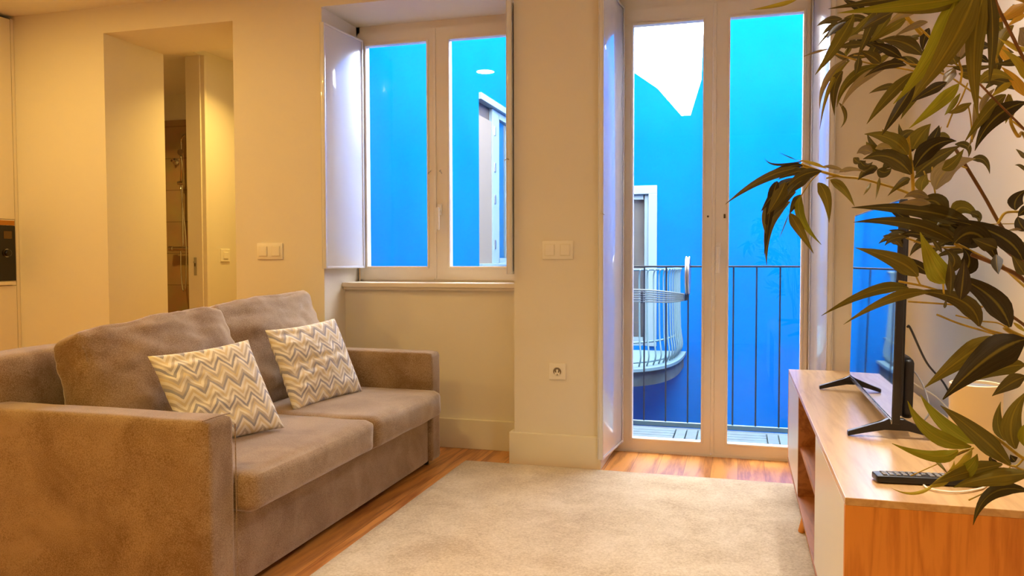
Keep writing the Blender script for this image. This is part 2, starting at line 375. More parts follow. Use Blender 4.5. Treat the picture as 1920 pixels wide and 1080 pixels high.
# ---------------------------------------------------------------- french door
dor = sempty('door_1', (-.15, YG, 0))
bm = bmesh.new()
for a, b in (((XD0, 4.705, 0), (XD0+.045, YE-.01, ZN+.02)), ((.36, 4.705, 0), (XD1, YE-.01, ZN+.02)), ((XD0, 4.705, 2.585), (XD1, YE-.01, ZN+.02)), ((XD0, 4.69, 0), (XD1, YE-.01, .012))): box(bm, a, b)
obj('outer_frame', bm, M['joinery'], dor)
d1 = sash(dor, -.690, -.153, .012, 2.592, -.604, -.207, .082, 2.500, 'door_leaf'); d2 = sash(dor, -.148, .365, .012, 2.592, -.059, .330, .082, 2.500, 'door_leaf')
obj('overlap_strip', bx((-.152, YG-.012, .02), (-.134, YG-.004, 2.585), .002), M['joinery'], d2)
handle(d2, -.118, 1.20, .14)
for z in (1.385,): 
    obj('screw_cap', lathe(bmesh.new(), [(.006, 0), (.005, -.004)], (-.175, YG-.004, z), 12, 'Y'), M['dark'], d1)
    obj('catch', bx((-.088, YG-.012, z-.012), (-.078, YG-.004, z+.012), .002), M['dark'], d2)

# ---------------------------------------------------------------- shutters (hinged panels standing open)
def shutter(name, label, hinge, near, z0, z1, knob, group=None, th=.022, kside=1):
    h, n = V((*hinge, 0)), V((*near, 0)); L = (n-h).length; ang = math.atan2((n-h).y, (n-h).x)
    t_ = thing(name, label, 'shutter', (hinge[0], hinge[1], z0), group)
    R_ = Matrix.Translation((hinge[0], hinge[1], 0)) @ Matrix.Rotation(ang, 4, 'Z')
    def mk(nm, bm, mat): bm.transform(R_); return obj(nm, bm, mat, t_, smooth=40)
    p = mk('panel', bx((0, -th/2, z0), (L, th/2, z1), .003), M['shutter'])
    f = .014
    bm = bmesh.new()
    for s in (-1, 1):
        y0, y1 = sorted((s*th/2, s*(th/2+.004)))
        for a, b in (((0, y0, z0), (f, y1, z1)), ((L-f, y0, z0), (L, y1, z1)), ((f, y0, z0), (L-f, y1, z0+f)), ((f, y0, z1-f), (L-f, y1, z1))): box(bm, a, b, .0012)
    mk('edge_moulding', bm, M['shutter'])
    for z in (z0+.17*(z1-z0), (z0+z1)/2, z1-.17*(z1-z0)):
        mk('hinge', tube(bmesh.new(), [(-.008, 0, z-.03), (-.008, 0, z+.03)], .006, 10), M['steel'])
    if knob:
        mk('catch_hook', tube(bmesh.new(), [(L-.004, 0, knob+.0), (L+.008, kside*.004, knob+.003), (L+.012, kside*.016, knob), (L+.006, kside*.022, knob-.006)], .003, 6), M['steel'])
    return t_
shutter('window_shutter', 'white window shutter folded open against the left side of the smaller window', (-2.335, 4.67), (-2.372, 4.235), 1.088, 2.538, None)
shutter('window_shutter', 'cream shutter seen edge-on at the right side of the smaller window', (-1.245, 4.665), (-1.222, 4.215), 1.06, 2.56, 1.69, kside=-1)
shutter('door_shutter', 'tall white shutter folded open at the left side of the french door', (-.665, 4.66), (-.712, 4.21), .062, 2.60, 1.385, kside=1)
shutter('door_shutter', 'tall white shutter folded open at the right of the french door, behind the leaves', (.385, 4.66), (.436, 4.235), .062, 2.60, 1.385, kside=-1)

# ---------------------------------------------------------------- switches and socket
def plate(name, label, cat, x0, x1, z0, z1, y, n=2, axis='Y'):
    t_ = thing(name, label, cat, ((x0+x1)/2, y, z0))
    pl = obj('cover_plate', bx((x0, y-.009, z0), (x1, y, z1), .003), M['plastic'], t_, smooth=40)
    w_ = (x1-x0)/n
    for i in range(n):
        cx = x0+w_*(i+.5); h_ = (z1-z0)
        obj('rocker_surround', bx((cx-w_*.34, y-.0105, z0+h_*.17), (cx+w_*.34, y-.009, z1-h_*.17)), M['trim'], t_)
        obj('rocker', bx((cx-w_*.29, y-.015, z0+h_*.21), (cx+w_*.29, y-.0085, z1-h_*.21), .0015), M['plastic'], t_)
    return t_
plate('light_switch', 'double light switch on the wall left of the smaller window', 'light switch', -2.838, -2.662, 1.145, 1.243, YW)
plate('light_switch', 'double light switch on the pillar between window and french door', 'light switch', -1.043, -.870, 1.143, 1.243, YW)
# hall switch on the x = -3.955 wall
hs = thing('light_switch', 'single light switch in the hallway beyond the opening, near the bathroom door', 'light switch', (XOP0, 5.48, 1.13))
obj('cover_plate', bx((XOP0, 5.425, 1.125), (XOP0+.009, 5.54, 1.225), .003), M['plastic'], hs); obj('rocker', bx((XOP0+.009, 5.455, 1.15), (XOP0+.014, 5.51, 1.20), .0015), M['plastic'], hs)
so = thing('wall_socket', 'square wall socket low on the pillar beside the door shutter', 'socket', (-.958, YW, .48))
bm = bx((-1.005, YW-.009, .480), (-.911, YW, .570), .003); obj('cover_plate', bm, M['plastic'], so)
obj('socket_ring', lathe(bmesh.new(), [(.027, -.009), (.026, -.0125), (.024, -.013), (.022, -.0095)], (-.958, YW, .525), 32, 'Y', caps=False), M['plastic'], so)
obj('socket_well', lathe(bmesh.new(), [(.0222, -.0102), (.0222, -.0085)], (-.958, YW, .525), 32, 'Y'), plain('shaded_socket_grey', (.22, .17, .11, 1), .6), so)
bm = bmesh.new(); box(bm, (-.973, YW-.012, .505), (-.943, YW-.0095, .526), .002); box(bm, (-.963, YW-.012, .520), (-.953, YW-.0095, .537), .002); obj('socket_insert', bm, M['plastic'], so)
bm = bmesh.new(); lathe(bm, [(.0035, -.0125), (.0035, -.0118)], (-.966, YW, .523), 12, 'Y'); lathe(bm, [(.0035, -.0125), (.0035, -.0118)], (-.95, YW, .523), 12, 'Y'); lathe(bm, [(.003, -.0125), (.003, -.0118)], (-.957, YW, .509), 12, 'Y'); obj('contact_hole', bm, M['dark'], so)

# ---------------------------------------------------------------- ceiling lights
def downlight(name, label, x, y, zc=ZC, power=1., r=.078, group='round recessed downlights in the ceiling', col=None, spread=125):
    t_ = thing(name, label, 'ceiling light', (x, y, zc), group)
    bm = lathe(bmesh.new(), [(r+.012, 0), (r+.012, -.006), (r, -.009), (r, -.002)], (x, y, zc), 40); obj('trim_ring', bm, M['joinery'], t_, smooth=40)
    bm = lathe(bmesh.new(), [(r, -.004), (r, -.006)], (x, y, zc), 40); obj('diffuser', bm, M['lampface'], t_)
    L = bpy.data.lights.new('lamp_light', 'AREA'); L.shape = 'DISK'; L.spread = math.radians(spread); L.size = r*2; L.energy = LAMP_W*power; L.color = col or LAMP_COL
    lo = bpy.data.objects.new('lamp_light', L); C.objects.link(lo); lo.parent = t_; lo.location = (0, 0, -.012)
    return t_
M['lampface'] = emit('warm_lamp_diffuser', (1, .85, .65), 14)
for (x, y, p, lb) in [(-2.125, 2.83, .2, 'round ceiling downlight above the sofa, reflected in the right window pane'), (-3.04, 3.0, .36, 'round ceiling downlight over the back of the sofa'),
                   (-4.0, 3.1, 1.0, 'round ceiling downlight nearest the tall kitchen cabinet'), (-.55, 2.5, .06, 'round ceiling downlight over the middle of the rug'), (-1.55, .7, 1.5, 'round ceiling downlight behind and left of the camera'),
                   (-4.2, .9, 1.5, 'round ceiling downlight over the kitchen side'), (-.3, .4, .35, 'round ceiling downlight above the camera')]:
    downlight('ceiling_downlight', lb, x, y, power=p, spread=180 if x < -2.1 else 145)
downlight('ceiling_downlight', 'round whiter ceiling downlight close to the right wall above the television cabinet', .58, 2.2, power=.75, col=(1, .92, .84), spread=105)
downlight('ceiling_downlight', 'round ceiling downlight in the hallway', -3.40, 5.2, 2.74, .75, .06, 'hall downlight')
downlight('ceiling_downlight', 'round ceiling downlight in the shower room', -5.0, 5.5, 2.70, .6, .05, 'bathroom downlight')

# ================================================================== KITCHEN EDGE
XK = -4.68
kc = thing('tall_kitchen_cabinet', 'tall cream kitchen cabinet at the left edge, with an oven built into it', 'cabinet', (XK-.3, 3.9, 0))
obj('carcass', box(box(bx((XL+.01, 3.00, 0), (XK-.026, 4.232, .972)), (XL+.01, 3.00, 1.414), (XK-.026, 4.232, 2.745)), (XL+.01, 3.00, .972), (XK-.026, 3.63, 1.414)), M['kitchen'], kc)
obj('upper_door', bx((XK-.02, 3.005, 1.415), (XK, 4.228, 2.742), .002), M['kitchen'], kc)
obj('lower_door', bx((XK-.02, 3.005, .10), (XK, 4.228, .972), .002), M['kitchen'], kc)
obj('filler_strip', bx((XK-.02, 4.234, 0), (XK-.004, 4.258, 2.75), .001), M['kitchen'], kc)
obj('plinth', bx((XK-.06, 3.0, 0), (XK-.03, 4.23, .10)), M['kitchen'], kc)
mw = thing('built_in_microwave', 'black built-in microwave with a round knob in the tall cabinet', 'microwave', (XK, 3.95, .975))
obj('body', bx((XK-.45, 3.64, .975), (XK-.001, 4.226, 1.412)), M['kitchen'], mw)
obj('front_panel', bx((XK-.001, 3.64, 1.005), (XK+.006, 4.222, 1.372), .002), M['blackgl'], mw)
o = obj('top_trim', bx((XK-.001, 3.64, 1.374), (XK+.003, 4.222, 1.406), .001), plain('bronze_trim', srgb(190, 130, 50), .35, .6), mw); o['label'] = 'bronze coloured strip above the black front'
obj('display', bx((XK+.006, 4.135, 1.285), (XK+.0075, 4.195, 1.335)), plain('dim_display', srgb(92, 66, 20), .2), mw)
bm = lathe(bmesh.new(), [(.024, .0), (.024, .016), (.018, .020), (.018, .021)], (XK+.006, 4.155, 1.19), 28, 'X'); obj('knob', bm, M['blackgl'], mw, smooth=40)
obj('knob_ring', lathe(bmesh.new(), [(.027, 0), (.027, .003), (.025, .003)], (XK+.006, 4.155, 1.19), 28, 'X'), M['metal'], mw)
obj('door_handle', bx((XK-.001, 3.64, .978), (XK+.012, 4.19, 1.000), .002), M['kitchen'], mw)

# ---------------------------------------------------------------- shower in the bathroom
sh = thing('shower_set', 'chrome shower rail with hand shower and mixer on the tiled bathroom wall', 'shower', (-5.04, 6.36, .8))
xr = -5.04
obj('riser_rail', tube(bmesh.new(), smoothpath([(xr, 6.360, 1.24), (xr, 6.360, 1.7), (xr, 6.360, 2.19), (xr+.008, 6.350, 2.26), (xr+.05, 6.330, 2.295), (xr+.12, 6.290, 2.30), (xr+.36, 6.110, 2.30)]), .0115, 12), M['metal'], sh, smooth='all')
obj('mixer_bar', lathe(bmesh.new(), [(.02, -.145), (.026, -.14), (.026, -.10), (.021, -.095), (.021, .11), (.026, .115), (.026, .15)], (xr, 6.345, 1.245), 20, 'X'), M['metal'], sh, smooth=40)
obj('wall_rose', lathe(bmesh.new(), [(.034, .05), (.034, .035), (.012, .03), (.012, -.02)], (xr-.098, 6.360, 2.07), 24, 'Y'), M['metal'], sh, smooth=40)
obj('slider', lathe(bmesh.new(), [(.02, -.03), (.022, 0), (.02, .03)], (xr, 6.345, 1.86), 16, 'X'), M['metal'], sh, smooth=40)
hsx = obj('hand_shower', tube(bmesh.new(), [(xr+.02, 6.320, 1.86), (xr+.06, 6.290, 2.03), (xr+.075, 6.260, 2.10)], .012, 12), M['metal'], sh, smooth='all')
obj('spray_head', lathe(bmesh.new(), [(.015, .02), (.028, .0), (.03, -.012)], (xr+.08, 6.250, 2.13), 20, 'Y'), M['metal'], hsx, smooth=40)
obj('hose', tube(bmesh.new(), smoothpath([(xr+.02, 6.310, 1.84), (xr+.085, 6.290, 1.35), (xr+.075, 6.300, 1.02), (xr+.055, 6.310, .87), (xr+.02, 6.320, .86), (xr-.005, 6.330, 1.0), (xr-.012, 6.340, 1.22)]), .007, 8), M['metal'], sh, smooth='all')

# ================================================================== SOFA
def rbox(bm, a, b, r, cuts=10, bulge=(0, 0, 0), wr=0, wrs=4., seed=0, seg=None):
    """rounded padded block, optional bulge of the faces along each axis and wrinkle noise"""
    a, b = V(a), V(b); c = (a+b)/2; h = (b-a)/2
    r0 = bmesh.ops.create_cube(bm, size=2); vs = r0['verts']; es = list({e for v in vs for e in v.link_edges})
    r1 = bmesh.ops.subdivide_edges(bm, edges=es, cuts=cuts, use_grid_fill=True)
    for v in list(bm.verts):
        p = v.co.copy()
        # push more rows near the edges
        q = V([math.copysign(abs(x)**.7, x) for x in p])
        s = V([q[i]*h[i] for i in range(3)])
        inn = V([max(-(h[i]-r), min(h[i]-r, s[i])) for i in range(3)]); d = s-inn
        if d.length > 1e-9: s = inn + d.normalized()*min(r, max(d.length, 0) if max(abs(x) for x in d) < r-1e-6 else r)
        for i in range(3):
            j, k = (i+1) % 3, (i+2) % 3
            if abs(p[i]) > .999: s[i] += math.copysign(bulge[i]*(1-abs(q[j])**2.2)*(1-abs(q[k])**2.2), p[i])
        if wr:
            nrm = V([p[i] if abs(p[i]) > .98 else 0 for i in range(3)])
            if nrm.length: nrm.normalize()
            w3 = V((s.x*wrs+seed, s.y*wrs*1.0, s.z*wrs*2.4))
            s += nrm*(noise.noise(w3)*wr + noise.noise(w3*2.7)*wr*.4)
        v.co = c+s
    return bm
XF, XB, Y0, Y1 = -1.612, -2.74, 2.135, 4.17
sofa = thing('sofa', 'taupe suede two-seat sofa with square arms, against the window wall', 'sofa', ((XF+XB)/2, (Y0+Y1)/2, 0))
S = M['sofa']
obj('base', rbox(bmesh.new(), (XB+.02, Y0+.15, .03), (XF-.018, Y1-.14, .30), .012, 12), S, sofa, smooth=50)
obj('arm', rbox(bmesh.new(), (XB, Y0, .028), (XF, Y0+.14, .632), .022, 16, (0, .004, .004), .003, 6), S, sofa, smooth='all')
obj('arm', rbox(bmesh.new(), (XB, Y1-.135, .028), (XF, Y1, .632), .022, 16, (0, .004, .004), .003, 6), S, sofa, smooth='all')
obj('back_frame', rbox(bmesh.new(), (XB, Y0+.02, .10), (XB+.2, Y1-.02, .80), .05, 14, (.012, 0, .01), .004, 4), S, sofa, smooth='all')
bm = bmesh.new()
for z in (.30,): tube(bm, [(XF+.003, Y0+.139, .05), (XF+.001, Y0+.139, .60)], .002, 6)
tube(bm, smoothpath([(XF-.02, Y0+.0, .634), (XF-.018, Y0+.07, .637), (XF-.02, Y0+.14, .634)]), .0025, 6)
obj('arm_seam', bm, S, sofa)
def feet(x, y): return obj('leg', lathe(bmesh.new(), [(.022, 0), (.024, .03)], (x, y, 0), 16), M['black'], sofa)
for x in (XB+.08, XF-.07):
    for y in (Y0+.07, Y1-.07): feet(x, y)
ym = 3.215
for i, (ya, yb) in enumerate(((Y0+.145, ym), (ym+.004, Y1-.138))):
    bm = rbox(bmesh.new(), (-2.50, ya, .292), (-1.548, yb, .432), .036, 18, (.012, .0, .018), .006, 3.2, 5*i)
    sc = obj('seat_cushion', bm, S, sofa, smooth='all')
def place_quad(bm, O, ex, ey, ez):
    mt = Matrix((( ex.x, ey.x, ez.x, O.x), (ex.y, ey.y, ez.y, O.y), (ex.z, ey.z, ez.z, O.z), (0, 0, 0, 1))); bm.transform(mt)
def back_cushion(y0, y1, hl, hr, seed, xtop):
    # local x = along sofa, y = thickness, z = height ; leans back
    L = y1-y0; H_ = .5; T = .20
    bm = bmesh.new(); rbox(bm, (-L/2, -T/2, -H_/2), (L/2, T/2, H_/2), .036, 34, (.012, .055, .010), .014, 4.5, seed)
    for v in bm.verts:
        u_ = v.co.x/L+.5; top = max(0, v.co.z/H_+.5)
        v.co.z += (hl*(1-u_)+hr*u_)*top - .02*math.sin(math.pi*u_)*top*0 
        # long diagonal creases
        nn = noise.noise(V((v.co.x*3.0+v.co.z*5+seed, v.co.z*9-v.co.x*4, seed)))
        v.co.y += nn*.016*(.4+top) + .009*noise.noise(V((v.co.x*7+v.co.z*14, v.co.z*22-v.co.x*5, seed+3)))*(.3+top)
        e = abs(u_-.5)*2
        v.co.z += .012*noise.noise(V((v.co.x*6, seed, .3)))*top
        v.co.y *= 1-.25*top*e**3
        if v.co.z > H_*.2: v.co.y *= 1-.35*(v.co.z-H_*.2)/(H_*.3)*.6
    lean = math.radians(17)
    ex = V((0, 1, 0)); ez = V((-math.sin(lean), 0, math.cos(lean))); ey = V((math.cos(lean), 0, math.sin(lean)))
    O = V((xtop, (y0+y1)/2, .40+H_/2*math.cos(lean)))
    place_quad(bm, O, ex, ey, ez)
    return obj('back_cushion', bm, S, sofa, smooth='all')
back_cushion(2.355, 3.235, -.015, .035, 2.0, -2.33)
back_cushion(3.20, 4.085, .045, .075, 9.0, -2.345)

# ---------------------------------------------------------------- throw pillows
def pillow(label, tl, tr, br, bl, mat, seed, T=.062):
    tl, tr, br, bl = map(V, (tl, tr, br, bl)); N = 44
    bm = bmesh.new(); uvl = bm.loops.layers.uv.new('UVMap'); n = ((tr-bl).cross(tl-br)).normalized()
    if n.dot(CAM-(tl+br)/2) < 0: n = -n
    grid = {}
    for s in (1, -1):
        for i in range(N+1):
            for j in range(N+1):
                if s == -1 and (i in (0, N) or j in (0, N)): grid[s, i, j] = grid[1, i, j]; continue
                u_, v_ = i/N, j/N; a, b = 2*u_-1, 2*v_-1
                # sides sag in between the corners
                pu = .5+(a*(1-.055*(1-b*b)))/2; pv = .5+(b*(1-.055*(1-a*a)))/2
                p = (tl*(1-pu)+tr*pu)*(1-pv)+(bl*(1-pu)+br*pu)*pv
                th = T*((1-a*a)*(1-b*b))**.42 if abs(a) < 1 and abs(b) < 1 else 0
                edge = (1-abs(a))*(1-abs(b))
                wr = .022*noise.noise(V((a*1.2+seed, b*6.5, seed)))*(1-a)*.6*min(1, edge*14) + .006*noise.noise(V((a*5, b*5+seed, 1)))*min(1, edge*8)
                grid[s, i, j] = bm.verts.new(p + n*(s*(th+wr)))
    for s in (1, -1):
        for i in range(N):
            for j in range(N):
                q = [(i, j), (i+1, j), (i+1, j+1), (i, j+1)]; q = q if s == 1 else q[::-1]
                f = bm.faces.new([grid[s, a, b] for a, b in q])
                for lp, (a, b) in zip(f.loops, q): lp[uvl].uv = (a/N, 1-b/N)
    o = obj('throw_pillow', bm, mat, smooth='all'); tag(o, label, 'throw pillow', 'chevron throw pillows on the sofa'); return o
pillow('grey and white zigzag throw pillow nearer the front, leaning on the left back cushion', (-2.12, 2.466, .786), (-1.955, 2.857, .814), (-1.80, 2.873, .452), (-1.985, 2.50, .425), M['chev1'], 1.3)
pillow('grey and white zigzag throw pillow farther back, on the seat nearest the window', (-2.185, 3.33, .806), (-2.05, 3.767, .834), (-1.91, 3.80, .447), (-2.01, 3.29, .425), M['chev2'], 6.1)

# ================================================================== RUG
bm = bmesh.new(); rbox(bm, (-1.475, .35, .001), (.40, 4.195, .014), .006, 30); o = obj('rug', bm, M['rug'], smooth='all'); tag(o, 'large beige low-pile rug lying between the sofa and the television cabinet', 'rug')

# ================================================================== TV CABINET
XC0, XC1, YC0, YC1, ZB, ZT = .241, .70, 1.970, 4.18, .135, .592
cb = thing('tv_cabinet', 'long low oak television cabinet with white doors and an open middle shelf', 'tv cabinet', ((XC0+XC1)/2, (YC0+YC1)/2, 0))
obj('top_panel', bx((XC0, YC0, ZT-.018), (XC1, YC1, ZT), .0015), M['oak_top'], cb)
obj('side_panel', bx((XC0, YC0, ZB), (XC1, YC0+.018, ZT-.018), .001), M['oak'], cb)
obj('side_panel', bx((XC0, YC1-.018, ZB), (XC1, YC1, ZT-.018), .001), M['oak'], cb)
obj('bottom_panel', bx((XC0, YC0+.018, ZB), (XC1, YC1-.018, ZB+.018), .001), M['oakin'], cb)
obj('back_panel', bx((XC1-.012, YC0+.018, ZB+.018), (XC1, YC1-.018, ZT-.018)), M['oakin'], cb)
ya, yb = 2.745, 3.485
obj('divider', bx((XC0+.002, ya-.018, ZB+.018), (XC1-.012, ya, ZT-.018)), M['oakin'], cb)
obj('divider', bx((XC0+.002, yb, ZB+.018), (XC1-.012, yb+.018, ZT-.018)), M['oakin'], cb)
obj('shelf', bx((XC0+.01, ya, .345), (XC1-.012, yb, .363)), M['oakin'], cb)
obj('door', bx((XC0+.001, YC0+.020, ZB+.020), (XC0+.018, ya-.020, ZT-.021), .001), M['whitedoor'], cb)
obj('door', bx((XC0+.001, yb+.020, ZB+.020), (XC0+.018, YC1-.020, ZT-.021), .001), M['whitedoor'], cb)
for (x, y, dx) in ((XC0+.05, 3.45, -.035), (XC1-.06, 3.45, .02), (XC0+.05, 2.2, -.035), (XC1-.06, 2.2, .02)):
    bm = tube(bmesh.new(), [(x, y, ZB), (x+dx, y, .0145 if x < .35 else .0)], .021, 16, taper=.68); obj('leg', bm, M['oak'], cb, smooth=50)

# ================================================================== TELEVISION
TX, TY0, TY1, TZ0, TZ1 = .452, 2.63, 3.60, .641, 1.325
tv = thing('television', 'flat black television on the oak cabinet, screen mirroring the blue french door', 'television', (TX, 3.1, ZT))
rot = Matrix.Translation((TX, 0, TZ0)) @ Matrix.Rotation(math.radians(1.0), 4, 'Y') @ Matrix.Translation((-TX, 0, -TZ0))
t = NT('tv_screen_glass'); t.set(Base_Color=(.004, .004, .006, 1), Roughness=.03, Coat_Weight=1.0, Coat_IOR=1.8); t.b.inputs['IOR'].default_value = 1.8; M['screen'] = t.m
def tvp(nm, bm, mat, par=None, **k): bm.transform(rot); return obj(nm, bm, mat, par or tv, **k)
pn = tvp('housing', bx((TX, TY0, TZ0), (TX+.022, TY1, TZ1), .003), M['black'], smooth=40)
tvp('back_cover', rbox(bmesh.new(), (TX+.018, TY0+.03, TZ0+.02), (TX+.036, TY1-.03, TZ1-.05), .008, 6), M['black'], smooth=60)
tvp('back_housing', rbox(bmesh.new(), (TX+.03, TY0+.05, TZ0+.005), (TX+.072, TY1-.05, TZ0+.20), .02, 8), M['black'], smooth=60)
tvp('screen', bx((TX-.0016, TY0+.007, TZ0+.018), (TX+.001, TY1-.007, TZ1-.007)), M['screen'])
tvp('lower_bezel', bx((TX-.004, TY0, TZ0), (TX, TY1, TZ0+.014), .001), plain('silver_bezel', (.35, .36, .38, 1), .25, .8), smooth=40)
for y in (2.665, 3.575):
    bm = bmesh.new()
    pts = [(.330, ZT+.001), (.330, ZT+.016), (.425, ZT+.048), (.448, ZT+.062), (.490, ZT+.062), (.515, ZT+.046), (.597, ZT+.014), (.597, ZT+.001), (.500, ZT+.028), (.435, ZT+.028)]
    prism(bm, [(x, y-.012, z) for x, z in pts], (0, .024, 0)); bmesh.ops.bevel(bm, geom=bm.edges[:], offset=.002, segments=1, affect='EDGES'); obj('foot', bm, M['black'], tv)

# cylinder, remote, cables
cy = thing('cylindrical_container', 'cream cylinder with a grey recessed top, on the cabinet behind the leaves', 'container', (.578, 2.245, ZT))
obj('body', lathe(bmesh.new(), [(.055, 0), (.057, .004), (.059, .05), (.060, .22), (.0595, .238), (.057, .240), (.0545, .238), (.0545, .229)], (.578, 2.245, ZT), 56), M['cream'], cy, smooth=40)
obj('top_disc', lathe(bmesh.new(), [(.0544, .222), (.0544, .231), (.050, .232)], (.578, 2.245, ZT), 48), M['grey'], cy, smooth=40)
rm = thing('remote_control', 'black television remote lying near the front end of the cabinet', 'remote control', (.45, 2.14, ZT))
RM = Matrix.Translation((.452, 2.150, ZT)) @ Matrix.Rotation(math.radians(6), 4, 'Z')
def rp(nm, bm, mat): bm.transform(RM); return obj(nm, bm, mat, rm, smooth=40)
rp('body', rbox(bmesh.new(), (-.125, -.026, .001), (.125, .026, .021), .006, 6), M['black'])
for i in range(13):
    for j in range(3):
        if i in (6,) and j != 1: continue
        rp('button', bx((-.108+i*.0155, -.018+j*.0135, .020), (-.108+i*.0155+.010, -.018+j*.0135+.009, .0232), .0012), M['grey'])
def cable(label, pts, r, mat, name='cable'):
    o = obj(name, tube(bmesh.new(), smoothpath(pts), r, 8), mat, smooth='all'); return tag(o, label, 'cable')
cable('black power cable running from the back of the television down behind the cream cylinder', [(.49, 2.63, .94), (.505, 2.66, .93), (.60, 2.90, .80), (.70, 3.10, .70), (.745, 3.15, .60), (.745, 3.0, .40), (.745, 3.0, .1)], .0035, M['black'])
cable('thin grey cable looping from the television back down to the cabinet top', [(.50, 2.70, .80), (.53, 2.72, .79), (.555, 2.70, .74), (.56, 2.66, .68), (.54, 2.66, .64), (.58, 2.72, .602), (.66, 2.8, .598), (.69, 2.9, .597)], .0025, M['grey'])
cable('thin pale cable crossing diagonally behind the television foot', [(.51, 2.80, .80), (.55, 2.86, .74), (.64, 2.95, .68), (.70, 3.0, .62), (.70, 2.7, .597)], .0022, M['plastic'])
cable('white cable loop lying beside the remote under the leaves', [(.60, 2.22, .597), (.575, 2.14, .5965), (.535, 2.095, .5965), (.50, 2.072, .5965), (.47, 2.068, .5965), (.44, 2.085, .5965), (.435, 2.112, .5965)], .0024, M['plastic'])

# ================================================================== COURTYARD
XS, YF = -2.6, 9.5
bm = bmesh.new()
wy0, wy1, wz0, wz1 = 7.86, 9.15, 1.06, 2.86
box(bm, (XS-.1, 4.8, -3), (XS, wy0, 4.6)); box(bm, (XS-.1, wy1, -3), (XS, YF, 4.6)); box(bm, (XS-.1, wy0, -3), (XS, wy1, wz0)); box(bm, (XS-.1, wy0, wz1), (XS, wy1, 4.6))
struct('wall_courtyard_left', bm, M['blue'])
# far facade with a sloping roof line and an opening for its balcony door
bm = bmesh.new(); bw = -.935
def prof(zs): return [(x, YF, z) for x, z in zs]
prism(bm, prof([(bw, -3), (-.30, -3), (-.30, 5.0), (-.38, 4.8), (-.44, 3.2), (-.56, 2.80), (-.66, 2.80), (bw, 3.13)]), (0, .25, 0))
prism(bm, prof([(XS, 2.0), (bw, 2.0), (bw, 3.13), (-1.30, 3.40), (XS, 4.6)]), (0, .25, 0)); prism(bm, prof([(XS, -3), (bw, -3), (bw, .10), (XS, .10)]), (0, .25, 0)); prism(bm, prof([(XS, .10), (-1.75, .10), (-1.75, 2.0), (XS, 2.0)]), (0, .25, 0))
struct('wall_courtyard_far', bm, M['blue'])
struct('wall_courtyard_tall', bx((-.37, YF-.1, -3), (2.6, YF+.2, 5.3)), M['blue'])
struct('wall_courtyard_right', bx((2.5, 4.8, -3), (2.6, YF, 4.4)), M['blue'])
struct('floor_courtyard', bx((XS, 4.8, -3.1), (2.6, YF, -3)), plain('courtyard_concrete', (.3, .32, .33, 1), .8))
# neighbour's window on the left courtyard wall
nw = sempty('window_2', (XS, 8.4, wz0))
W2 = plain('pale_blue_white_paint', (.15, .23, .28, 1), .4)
bm = bmesh.new()
for a, b in (((XS-.1, wy0, wz1-.07), (XS+.03, wy1, wz1)), ((XS-.1, wy0, wz0), (XS+.03, wy1, wz0+.03)), ((XS-.1, wy1-.05, wz0), (XS+.0, wy1, wz1))): box(bm, a, b, .004)
obj('outer_frame', bm, W2, nw)
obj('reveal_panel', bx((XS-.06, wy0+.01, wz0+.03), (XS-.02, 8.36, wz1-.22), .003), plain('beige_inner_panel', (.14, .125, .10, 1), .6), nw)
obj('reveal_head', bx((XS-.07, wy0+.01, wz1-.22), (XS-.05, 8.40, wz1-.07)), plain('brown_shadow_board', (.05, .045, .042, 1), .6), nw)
sx2 = obj('window_frame', box(box(box(bx((XS-.06, 8.37, wz0+.03), (XS-.01, 8.62, wz1-.07), .004), (XS-.06, 9.02, wz0+.03), (XS-.01, 9.1, wz1-.07)), (XS-.06, 8.60, wz0+.03), (XS-.01, 9.05, wz0+.09)), (XS-.06, 8.60, wz1-.15), (XS-.01, 9.05, wz1-.07)), W2, nw)
for z in (1.25, 1.75, 2.1, 2.5): obj('hinge', bx((XS-.02, 8.43, z), (XS+.0, 8.465, z+.10), .002), M['steel'], sx2)
obj('pane', bx((XS-.045, 8.61, wz0+.08), (XS-.04, 9.03, wz1-.14)), M['glass'], sx2)
obj('reflection_sheet', bx((XS-.085, 8.6, wz0+.03), (XS-.08, 9.1, wz1-.07)), plain('teal_glass_reflection', (.01, .12, .20, 1), .5), nw)  # teal sheet added behind the pane, its colour stands for the glass reflection
# neighbour's balcony door, far facade
nd = sempty('door_3', (-1.3, YF, .1))
bm = bmesh.new()
for a, b in (((bw-.10, YF-.03, .10), (bw, YF+.06, 1.90)), ((-1.75, YF-.03, 1.90), (bw, YF+.06, 2.0)), ((-1.75, YF-.03, .10), (-1.66, YF+.06, 1.90))): box(bm, a, b, .004)
obj('outer_frame', bm, W2, nd)
obj('door_leaf', box(box(bx((bw-.15, YF+.02, .10), (bw-.10, YF+.08, 1.9)), (-1.66, YF+.02, .10), (-1.10, YF+.08, .20)), (-1.66, YF+.02, 1.84), (-1.10, YF+.08, 1.9)), W2, nd)
obj('pane', bx((-1.60, YF+.05, .2), (bw-.15, YF+.055, 1.84)), M['glass'], nd)
obj('curtain', bx((-1.74, YF+.10, .1), (bw-.02, YF+.11, 1.98)), plain('pale_grey_curtain', (.075, .08, .08, 1), .8), nd)
